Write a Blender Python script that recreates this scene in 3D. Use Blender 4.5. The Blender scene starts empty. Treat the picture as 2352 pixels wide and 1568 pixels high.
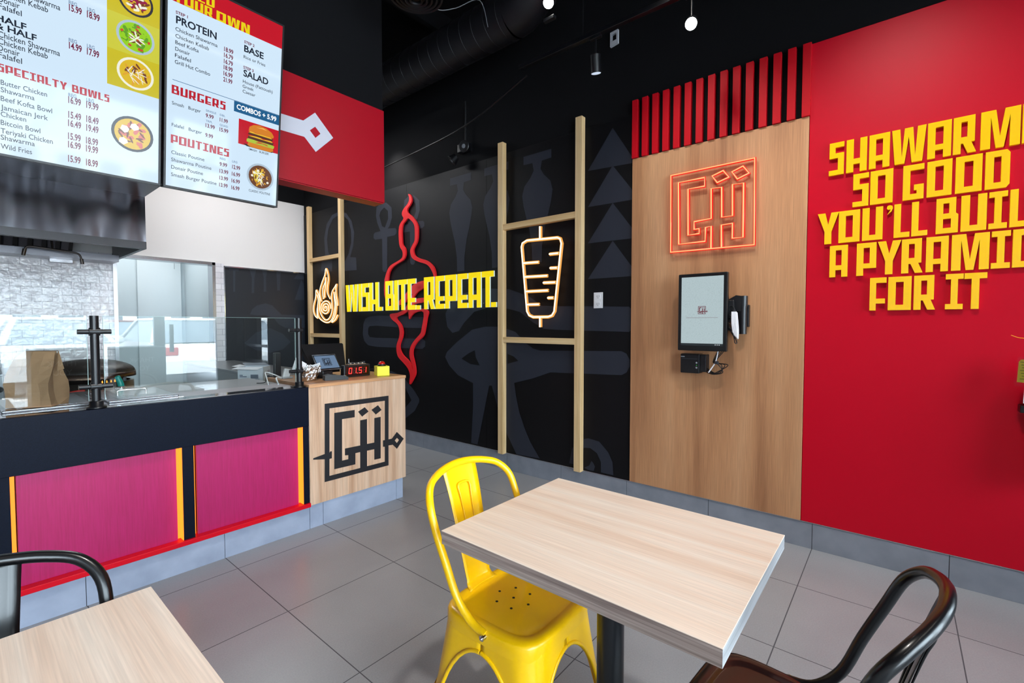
import bpy, bmesh, math, random
from mathutils import Vector, Matrix
from mathutils.geometry import tessellate_polygon
random.seed(7)
sc = bpy.context.scene
COL = sc.collection
R = math.radians
PI = math.pi

# settings tuned against the photograph
EXPOSURE = 0.3
SKY = 13
KPANEL = 15
LY = -1.2
LZ = 3.6
W_RED = 165
W_OAK = 52
W_MUR = 45
W_CNT = 150
W_TBL = 150
W_HALL = 16
SUN = 26

# ------------------------------------------------------------------ camera
YAW, PITCH, ROLL, FPX = 0.87742, 0.03509, -0.0006, 1068.29
cd = bpy.data.cameras.new('camera'); cam = bpy.data.objects.new('camera', cd); COL.objects.link(cam)
cd.sensor_width = 36.0; cd.lens = FPX * 36.0 / 2352.0; cd.clip_start = 0.02; cd.clip_end = 200
fw = Vector((math.sin(YAW)*math.cos(PITCH), math.cos(YAW)*math.cos(PITCH), -math.sin(PITCH)))
rt = Vector((math.cos(YAW), -math.sin(YAW), 0)); up = rt.cross(fw)
r2 = rt*math.cos(ROLL) - up*math.sin(ROLL); u2 = rt*math.sin(ROLL) + up*math.cos(ROLL)
cam.matrix_world = Matrix(((r2.x, u2.x, -fw.x, 0), (r2.y, u2.y, -fw.y, 0), (r2.z, u2.z, -fw.z, 1.34), (0, 0, 0, 1)))
sc.camera = cam

# ------------------------------------------------------------------ world, exposure
vs = sc.view_settings
vs.view_transform = 'Standard'; vs.look = 'None'; vs.gamma = 1.0; vs.use_curve_mapping = False
vs.exposure = EXPOSURE
w = bpy.data.worlds.new('sky'); sc.world = w; w.use_nodes = True
bg = w.node_tree.nodes['Background']
bg.inputs[0].default_value = (0.74, 0.88, 1.0, 1); bg.inputs[1].default_value = SKY

def lamp(name, kind, loc, energy, color=(1, 1, 1), aim=None, size=0.2, size_y=None, spot=60, blend=0.6):
    l = bpy.data.lights.new(name, kind); o = bpy.data.objects.new(name, l); COL.objects.link(o)
    l.energy = energy; l.color = color; o.location = loc
    if kind == 'AREA':
        l.size = size
        if size_y: l.shape = 'RECTANGLE'; l.size_y = size_y
    elif kind == 'SPOT':
        l.spot_size = R(spot); l.spot_blend = blend; l.shadow_soft_size = size
    else:
        l.shadow_soft_size = size
    if aim is not None:
        d = Vector(aim) - Vector(loc); o.rotation_euler = d.to_track_quat('-Z', 'Y').to_euler()
    return o

# ------------------------------------------------------------------ large lights: daylight portals in the shop front, added hall fill light
sun = lamp('sun_lamp', 'SUN', (-4, 6, 12), SUN, (1, 0.97, 0.92), (-4+0.3, 6-0.55, 12-0.8)); sun.data.angle = R(0.6)
for x0, x1 in ((-3.5, 0.35), (0.4, 3.0)):
    p = lamp('window_portal', 'AREA', ((x0+x1)/2, -3.17, 1.6), 1, aim=((x0+x1)/2, 0, 1.6), size=x1-x0, size_y=2.8); p.data.cycles.is_portal = True
lamp('wall_wash_lamp', 'SPOT', (1.5, 0.0, 3.9), W_RED, (1, 0.95, 0.9), (3.27, 0.05, 1.35), 0.08, spot=62, blend=1.0)
lamp('oak_wash_lamp', 'SPOT', (2.3, 1.1, 3.5), W_OAK, (1, 0.94, 0.86), (3.27, 1.0, 1.5), 0.08, spot=80, blend=0.9)
lamp('mural_lamp', 'SPOT', (2.95, 4.5, 3.5), W_MUR, (1, 0.97, 0.93), (3.27, 4.35, 2.5), 0.04, spot=80, blend=0.9)
lamp('counter_lamp', 'SPOT', (1.1, 1.2, 3.8), W_CNT, (1, 0.97, 0.94), (1.1, 2.9, 0.5), 0.1, spot=44, blend=0.9)
lamp('table_lamp', 'SPOT', (0.9, 0.3, 3.9), W_TBL, (1, 0.96, 0.9), (0.9, 0.7, 0.7), 0.1, spot=80, blend=0.9)
lamp('hall_fill_light', 'AREA', (1.4, 7.3, 2.85), W_HALL, (0.95, 0.98, 1), (1.4, 7.3, 0), 0.8)  # unseen area light added to brighten the hall beyond the doorway

# ------------------------------------------------------------------ materials
def lin(c):
    c = c / 255.0
    return c / 12.92 if c <= 0.04045 else ((c + 0.055) / 1.055) ** 2.4
def rgb(r, g, b): return (lin(r), lin(g), lin(b), 1.0)
MATS = {}
def mat(name, col=None, rough=0.5, metal=0.0, emit=None, es=0.0, spec=0.5, coat=0.0, bump=0, bscale=60):
    if name in MATS: return MATS[name]
    m = bpy.data.materials.new(name); m.use_nodes = True
    nt = m.node_tree; b = nt.nodes['Principled BSDF']
    b.inputs['Base Color'].default_value = col or (0, 0, 0, 1)
    b.inputs['Roughness'].default_value = rough; b.inputs['Metallic'].default_value = metal
    b.inputs['Specular IOR Level'].default_value = spec; b.inputs['Coat Weight'].default_value = coat
    b.inputs['Coat Roughness'].default_value = 0.08
    if emit:
        b.inputs['Emission Color'].default_value = emit; b.inputs['Emission Strength'].default_value = es
    if bump:
        tc = nt.nodes.new('ShaderNodeTexCoord'); n = nt.nodes.new('ShaderNodeTexNoise'); bp = nt.nodes.new('ShaderNodeBump')
        n.inputs['Scale'].default_value = bscale; n.inputs['Detail'].default_value = 4
        nt.links.new(tc.outputs['Object'], n.inputs['Vector']); nt.links.new(n.outputs['Fac'], bp.inputs['Height'])
        bp.inputs['Strength'].default_value = bump; bp.inputs['Distance'].default_value = 0.01
        nt.links.new(bp.outputs['Normal'], b.inputs['Normal'])
    MATS[name] = m
    return m
def nodes(m): return m.node_tree.nodes, m.node_tree.links, m.node_tree.nodes['Principled BSDF']
def noise_tint(m, stops, scale, detail=4, rough_var=0, dist=0.0):
    """base colour from a noise ramp in object space; scale is a number or an xyz triple"""
    N, L, b = nodes(m)
    tc = N.new('ShaderNodeTexCoord'); mp = N.new('ShaderNodeMapping'); n = N.new('ShaderNodeTexNoise'); cr = N.new('ShaderNodeValToRGB')
    mp.inputs['Scale'].default_value = scale if isinstance(scale, tuple) else (scale,)*3
    n.inputs['Scale'].default_value = 1.0; n.inputs['Detail'].default_value = detail; n.inputs['Distortion'].default_value = dist
    L.new(tc.outputs['Object'], mp.inputs['Vector']); L.new(mp.outputs['Vector'], n.inputs['Vector']); L.new(n.outputs['Fac'], cr.inputs['Fac'])
    el = cr.color_ramp.elements
    el[0].position, el[0].color = stops[0]; el[1].position, el[1].color = stops[-1]
    for p, c in stops[1:-1]:
        e = el.new(p); e.color = c
    L.new(cr.outputs['Color'], b.inputs['Base Color'])
    return cr
def wood(name, cols, across, along, axis, rough=0.45, fine=0.35, bump=0.08):
    """wood grain: broad figure plus fine pores, stretched along one axis"""
    m = mat(name, cols[1], rough); N, L, b = nodes(m)
    sv = [across]*3; sv['xyz'.index(axis)] = along
    cr = noise_tint(m, [(0.3, cols[0]), (0.5, cols[1]), (0.72, cols[2])], tuple(sv), 5, dist=0.6)
    tc = N.new('ShaderNodeTexCoord'); mp = N.new('ShaderNodeMapping'); n = N.new('ShaderNodeTexNoise'); mx = N.new('ShaderNodeMix')
    fv = [260.0]*3; fv['xyz'.index(axis)] = 5.0
    mp.inputs['Scale'].default_value = fv; n.inputs['Scale'].default_value = 1; n.inputs['Detail'].default_value = 3
    L.new(tc.outputs['Object'], mp.inputs['Vector']); L.new(mp.outputs['Vector'], n.inputs['Vector'])
    mr = N.new('ShaderNodeMapRange'); mr.inputs[1].default_value = 0.35; mr.inputs[2].default_value = 0.7; mr.inputs[3].default_value = 1 - fine; mr.inputs[4].default_value = 1.0 + fine*0.25
    L.new(n.outputs['Fac'], mr.inputs[0])
    mx.data_type = 'RGBA'; mx.blend_type = 'MULTIPLY'; mx.inputs['Factor'].default_value = 1
    L.new(cr.outputs['Color'], mx.inputs['A']); L.new(mr.outputs[0], mx.inputs['B']); L.new(mx.outputs['Result'], b.inputs['Base Color'])
    bp = N.new('ShaderNodeBump'); bp.inputs['Strength'].default_value = bump; bp.inputs['Distance'].default_value = 0.002
    L.new(n.outputs['Fac'], bp.inputs['Height']); L.new(bp.outputs['Normal'], b.inputs['Normal'])
    return m
def emit_mat(name, col, strength, rough=0.15, spec=0.25):
    m = mat(name, (0.01, 0.01, 0.01, 1), rough, emit=col, es=strength, spec=spec); return m
def glass_mat(name, ior=1.45, tint=(0.96, 0.985, 0.98, 1)):
    m = bpy.data.materials.new(name); m.use_nodes = True; nt = m.node_tree
    for n in list(nt.nodes):
        if n.type != 'OUTPUT_MATERIAL': nt.nodes.remove(n)
    out = [n for n in nt.nodes if n.type == 'OUTPUT_MATERIAL'][0]
    t = nt.nodes.new('ShaderNodeBsdfTransparent'); g = nt.nodes.new('ShaderNodeBsdfGlossy'); x = nt.nodes.new('ShaderNodeMixShader'); f = nt.nodes.new('ShaderNodeFresnel')
    t.inputs[0].default_value = tint; g.inputs['Roughness'].default_value = 0.0; f.inputs['IOR'].default_value = ior
    nt.links.new(f.outputs[0], x.inputs[0]); nt.links.new(t.outputs[0], x.inputs[1]); nt.links.new(g.outputs[0], x.inputs[2]); nt.links.new(x.outputs[0], out.inputs[0])
    return m

# ------------------------------------------------------------------ mesh builder
class MB:
    def __init__(s): s.v = []; s.f = []; s.mi = []; s.sm = []
    def add(s, vs, fs, mi=0, smooth=False):
        o = len(s.v); s.v += [tuple(v) for v in vs]
        for f in fs: s.f.append([i+o for i in f]); s.mi.append(mi); s.sm.append(smooth)
        return s
    def box(s, a, b, mi=0, mtx=None):
        x0, y0, z0 = a; x1, y1, z1 = b
        vs = [Vector(p) for p in ((x0,y0,z0),(x1,y0,z0),(x1,y1,z0),(x0,y1,z0),(x0,y0,z1),(x1,y0,z1),(x1,y1,z1),(x0,y1,z1))]
        if mtx: vs = [mtx @ v for v in vs]
        return s.add(vs, [(0,3,2,1),(4,5,6,7),(0,1,5,4),(1,2,6,5),(2,3,7,6),(3,0,4,7)], mi)
    def bbox(s, a, b, r=0.004, mi=0, mtx=None, seg=2):
        bm = bmesh.new(); bmesh.ops.create_cube(bm, size=1.0)
        c = [(a[i]+b[i])/2 for i in range(3)]; d = [abs(b[i]-a[i]) for i in range(3)]
        for v in bm.verts: v.co = Vector((c[0]+v.co.x*d[0], c[1]+v.co.y*d[1], c[2]+v.co.z*d[2]))
        bmesh.ops.bevel(bm, geom=list(bm.edges), offset=min(r, min(d)*0.45), segments=seg, affect='EDGES', profile=0.5)
        if mtx: bm.transform(mtx)
        bm.verts.index_update()
        s.add([v.co.copy() for v in bm.verts], [[v.index for v in f.verts] for f in bm.faces], mi, False); bm.free(); return s
    def cyl(s, p, q, r0, r1=None, n=24, mi=0, cap=True, smooth=True):
        r1 = r0 if r1 is None else r1; p = Vector(p); q = Vector(q); d = (q-p).normalized()
        a = d.orthogonal().normalized(); b = d.cross(a)
        vs = []
        for c, r in ((p, r0), (q, r1)):
            vs += [c + (a*math.cos(2*PI*i/n) + b*math.sin(2*PI*i/n))*r for i in range(n)]
        s.add(vs, [(i, (i+1) % n, n+(i+1) % n, n+i) for i in range(n)], mi, smooth)
        if cap: s.add(vs, [list(range(n))[::-1], list(range(n, 2*n))], mi)
        return s
    def tube(s, pts, r, n=10, mi=0, closed=False, cap=True, flat=None):
        P = [Vector(p) for p in pts]
        if closed: cap = False
        m = len(P); T = []
        for i in range(m):
            a = P[(i-1) % m] if (closed or i > 0) else P[i]; b = P[(i+1) % m] if (closed or i < m-1) else P[i]
            T.append((b-a).normalized())
        nrm = T[0].orthogonal().normalized() if flat is None else Vector(flat)
        vs = []
        for i in range(m):
            t = T[i]; nrm = (nrm - t*nrm.dot(t))
            nrm = nrm.normalized() if nrm.length > 1e-6 else t.orthogonal().normalized()
            b = t.cross(nrm); rr = r[i] if isinstance(r, (list, tuple)) else r
            vs += [P[i] + (nrm*math.cos(2*PI*k/n) + b*math.sin(2*PI*k/n))*rr for k in range(n)]
        fs = []
        for i in range(m if closed else m-1):
            j = (i+1) % m
            fs += [(i*n+k, i*n+(k+1) % n, j*n+(k+1) % n, j*n+k) for k in range(n)]
        s.add(vs, fs, mi, True)
        if cap: s.add(vs, [list(range(n))[::-1], list(range((m-1)*n, m*n))], mi)
        return s
    def lathe(s, prof, c, n=32, mi=0, smooth=True):
        vs = [(c[0]+r*math.cos(2*PI*k/n), c[1]+r*math.sin(2*PI*k/n), c[2]+z) for r, z in prof for k in range(n)]
        fs = [(i*n+k, i*n+(k+1) % n, (i+1)*n+(k+1) % n, (i+1)*n+k) for i in range(len(prof)-1) for k in range(n)]
        return s.add(vs, fs, mi, smooth)
    def sphere(s, c, r, n=16, m=10, mi=0, sq=(1, 1, 1)):
        vs = []; fs = []
        for i in range(m+1):
            a = PI*i/m
            for k in range(n): vs.append((c[0]+r*sq[0]*math.sin(a)*math.cos(2*PI*k/n), c[1]+r*sq[1]*math.sin(a)*math.sin(2*PI*k/n), c[2]+r*sq[2]*math.cos(a)))
        for i in range(m):
            for k in range(n): fs.append((i*n+k, (i+1)*n+k, (i+1)*n+(k+1) % n, i*n+(k+1) % n))
        return s.add(vs, fs, mi, True)
    def prism(s, loops, fn, d0, d1, mi=0, side=None):
        """outline with holes, loops of 2-D points; fn(a, b, d) gives the 3-D point"""
        L3 = [[Vector((p[0], p[1], 0)) for p in l] for l in loops]
        tri = tessellate_polygon(L3); flat = [p for l in loops for p in l]
        s.add([fn(p[0], p[1], d1) for p in flat], tri, mi)
        if d0 is not None and d0 != d1:
            s.add([fn(p[0], p[1], d0) for p in flat], [t[::-1] for t in tri], mi)
            for l in loops:
                n = len(l); vs = [fn(p[0], p[1], d0) for p in l] + [fn(p[0], p[1], d1) for p in l]
                s.add(vs, [(i, (i+1) % n, n+(i+1) % n, n+i) for i in range(n)], mi if side is None else side)
        return s
    def quad(s, pts, mi=0): return s.add(pts, [tuple(range(len(pts)))], mi)

def setp(o, label=None, cat=None, group=None, kind=None):
    if label: o['label'] = label
    if cat: o['category'] = cat
    if group: o['group'] = group
    if kind: o['kind'] = kind
    return o
def build(name, mb, mats, parent=None, fix=True, local=False, origin=True, clean=False):
    """links ONE mesh object. Its vertices are given in world space, or in the parent's space when local"""
    if not isinstance(mats, (list, tuple)): mats = [mats]
    me = bpy.data.meshes.new(name)
    V = [Vector(v) for v in mb.v]
    off = Vector((0, 0, 0))
    if parent is not None and not local:
        p = parent
        while p is not None: off += p.location; p = p.parent
    elif parent is None and origin and V:
        xs = [v.x for v in V]; ys = [v.y for v in V]; off = Vector(((min(xs)+max(xs))/2, (min(ys)+max(ys))/2, min(v.z for v in V)))
    me.from_pydata([v-off for v in V], [], mb.f)
    for m in mats: me.materials.append(m)
    me.polygons.foreach_set('material_index', mb.mi); me.polygons.foreach_set('use_smooth', mb.sm)
    if fix:
        bm = bmesh.new(); bm.from_mesh(me)
        bmesh.ops.remove_doubles(bm, verts=bm.verts, dist=1e-6) if clean else None
        bmesh.ops.recalc_face_normals(bm, faces=bm.faces); bm.to_mesh(me); bm.free()
    me.update()
    o = bpy.data.objects.new(name, me); COL.objects.link(o)
    if parent is not None: o.parent = parent
    else: o.location = off
    return o
def thing(name, label, cat, loc, group=None):
    o = bpy.data.objects.new(name, None); COL.objects.link(o); o.location = loc; o.empty_display_size = 0.1
    return setp(o, label, cat, group)
def struct(name, mb, mats): return setp(build(name, mb, mats, origin=False), kind='structure')
def catmull(pts, k=8, closed=False):
    P = [Vector(p) for p in pts]; n = len(P); out = []
    for i in range(n if closed else n-1):
        g = lambda j: P[j % n] if closed else P[max(0, min(n-1, j))]
        a, b, c, d = g(i-1), g(i), g(i+1), g(i+2)
        for t in [j/k for j in range(k)]:
            out.append(0.5*((2*b)+(c-a)*t+(2*a-5*b+4*c-d)*t*t+(3*b-a-3*c+d)*t**3))
    if not closed: out.append(P[-1])
    return out
def copy_tree(o, parent=None):
    c = o.copy(); COL.objects.link(c)
    if parent is not None: c.parent = parent
    for ch in list(o.children): copy_tree(ch, c)
    return c

# ------------------------------------------------------------------ lettering
_tc = {}
def textmesh(s, bold):
    if (s, bold) in _tc: return _tc[(s, bold)]
    cu = bpy.data.curves.new('t', 'FONT'); cu.body = s; cu.size = 1.0; cu.resolution_u = 3
    cu.offset = 0.026 if bold else 0.006
    ob = bpy.data.objects.new('t', cu); COL.objects.link(ob)
    me = bpy.data.meshes.new_from_object(ob.evaluated_get(bpy.context.evaluated_depsgraph_get()))
    V = [(v.co.x, v.co.y) for v in me.vertices]; F = [list(p.vertices) for p in me.polygons]
    bpy.data.objects.remove(ob); bpy.data.curves.remove(cu); bpy.data.meshes.remove(me)
    _tc[(s, bold)] = (V, F); return V, F
def text_into(mb, s, u0, u1, v0, cap, fn, d, mi=0, bold=False):
    V, F = textmesh(s, bold); H = max(p[1] for p in textmesh('H', bold)[0])
    a = min(p[0] for p in V); b = max(p[0] for p in V)
    mb.add([fn(u0+(x-a)/(b-a)*(u1-u0), v0+y/H*cap, d) for x, y in V], F, mi)
G = {  # block display alphabet: outline, holes; ten units high
 'A': [[(0,0),(0,10),(5.4,10),(5.4,0),(3.6,0),(3.6,2.2),(1.8,2.2),(1.8,0)], [(1.8,3.7),(1.8,8.5),(3.6,8.5),(3.6,3.7)]],
 'B': [[(0,0),(0,10),(5,10),(5,5.6),(5.6,5.1),(5.6,0)], [(1.8,5.6),(1.8,8.5),(3.3,8.5),(3.3,5.6)], [(1.8,1.5),(1.8,4.1),(3.8,4.1),(3.8,1.5)]],
 'C': [[(0,0),(0,10),(5,10),(5,8.4),(1.9,8.4),(1.9,1.6),(5,1.6),(5,0)]],
 'D': [[(0,0),(0,10),(4.7,10),(5.4,9.1),(5.4,.9),(4.7,0)], [(1.9,1.6),(1.9,8.4),(3.5,8.4),(3.5,1.6)]],
 'E': [[(0,0),(0,10),(4.9,10),(4.9,8.4),(1.9,8.4),(1.9,3.8),(4.6,3.8),(4.6,2.4),(1.9,2.4),(1.9,1.5),(4.9,1.5),(4.9,0)]],
 'F': [[(0,0),(0,10),(4.9,10),(4.9,8.4),(1.9,8.4),(1.9,3.6),(4.6,3.6),(4.6,2.1),(1.9,2.1),(1.9,0)]],
 'G': [[(0,0),(0,10),(5.4,10),(5.4,8.4),(1.9,8.4),(1.9,1.6),(3.6,1.6),(3.6,2.6),(2.9,2.6),(2.9,4.2),(5.4,4.2),(5.4,0)]],
 'H': [[(0,0),(0,10),(1.9,10),(1.9,4),(3.6,4),(3.6,10),(5.4,10),(5.4,0),(3.6,0),(3.6,2.4),(1.9,2.4),(1.9,0)]],
 'I': [[(0,0),(0,1.5),(1.4,1.5),(1.4,8.5),(0,8.5),(0,10),(4.6,10),(4.6,8.5),(3.2,8.5),(3.2,1.5),(4.6,1.5),(4.6,0)]],
 'i': [[(0,0),(0,10),(1.9,10),(1.9,0)]],
 'L': [[(0,0),(0,10),(2,10),(2,1.5),(4.6,1.5),(4.6,0)]],
 'M': [[(0,0),(0,10),(3,10),(3.9,3),(4.8,10),(7.8,10),(7.8,0),(5.8,0),(5.8,8.2),(4.7,0),(3.1,0),(2,8.2),(2,0)]],
 'N': [[(0,0),(0,10),(2.6,10),(4,3.5),(4,10),(5.8,10),(5.8,0),(3.3,0),(1.8,7),(1.8,0)]],
 'O': [[(0,0),(0,10),(6,10),(6,0)], [(2,1.6),(2,8.4),(4,8.4),(4,1.6)]],
 'P': [[(0,0),(0,10),(5.4,10),(5.4,2.2),(1.9,2.2),(1.9,0)], [(1.9,3.7),(1.9,8.5),(3.6,8.5),(3.6,3.7)]],
 'R': [[(0,0),(0,10),(5.2,10),(5.2,2.9),(4.4,2.9),(5.6,0),(3.6,0),(2.4,2.7),(1.9,2.7),(1.9,0)], [(1.9,4.4),(1.9,8.5),(3.4,8.5),(3.4,4.4)]],
 'S': [[(0,0),(0,1.5),(2.7,1.5),(2.7,5.2),(.1,5.2),(.1,10),(4.5,10),(4.5,8.5),(1.9,8.5),(1.9,6.7),(4.5,6.7),(4.5,0)]],
 'T': [[(1.7,0),(1.7,8.4),(0,8.4),(0,10),(5.2,10),(5.2,8.4),(3.5,8.4),(3.5,0)]],
 'U': [[(0,0),(0,10),(1.9,10),(1.9,1.6),(3.6,1.6),(3.6,10),(5.5,10),(5.5,0)]],
 'W': [[(.8,0),(0,10),(2,10),(2.5,1.8),(3.1,10),(5.1,10),(5.7,1.8),(6.2,10),(8.2,10),(7.4,0),(4.9,0),(4.1,7.5),(3.2,0)]],
 'Y': [[(2,0),(2,4),(0,10),(2.1,10),(2.95,6.2),(3.8,10),(5.9,10),(3.9,4),(3.9,0)]],
 '.': [[(0,0),(0,10),(10,10),(10,0)]],
 "'": [[(2,0),(6,5),(6,5.2),(2.5,5.2),(1,7),(2,9.4),(5,10),(8,9),(8.6,6.5),(7,3)]],
}
def glyph_w(ch): return max(p[0] for p in G[ch][0])
def glyph_into(mb, ch, a0, a1, b0, b1, fn, d0, d1, mi=0, side=None):
    w = glyph_w(ch); mb.prism([[(a0+p[0]/w*(a1-a0), b0+p[1]/10*(b1-b0)) for p in l] for l in G[ch]], fn, d0, d1, mi, side)
def block_line(mb, s, u0, u1, v0, v1, fn, d, mi):
    gap, sp = 0.9, 3.2
    tot = sum((glyph_w(c)+gap) if c != ' ' else sp for c in s)-gap; k = (u1-u0)/tot; u = u0
    for c in s:
        if c == ' ': u += sp*k; continue
        glyph_into(mb, c, u, u+glyph_w(c)*k, v0, v1, fn, None, d, mi); u += (glyph_w(c)+gap)*k

XW, YC, YK = 3.27, 2.936, 6.6          # right wall, counter front, kitchen back wall
onwall = lambda a, b, d: (XW-d, a, b)  # (y, z, distance off the wall)
oncount = lambda a, b, d: (a, YC-d, b)

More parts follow.
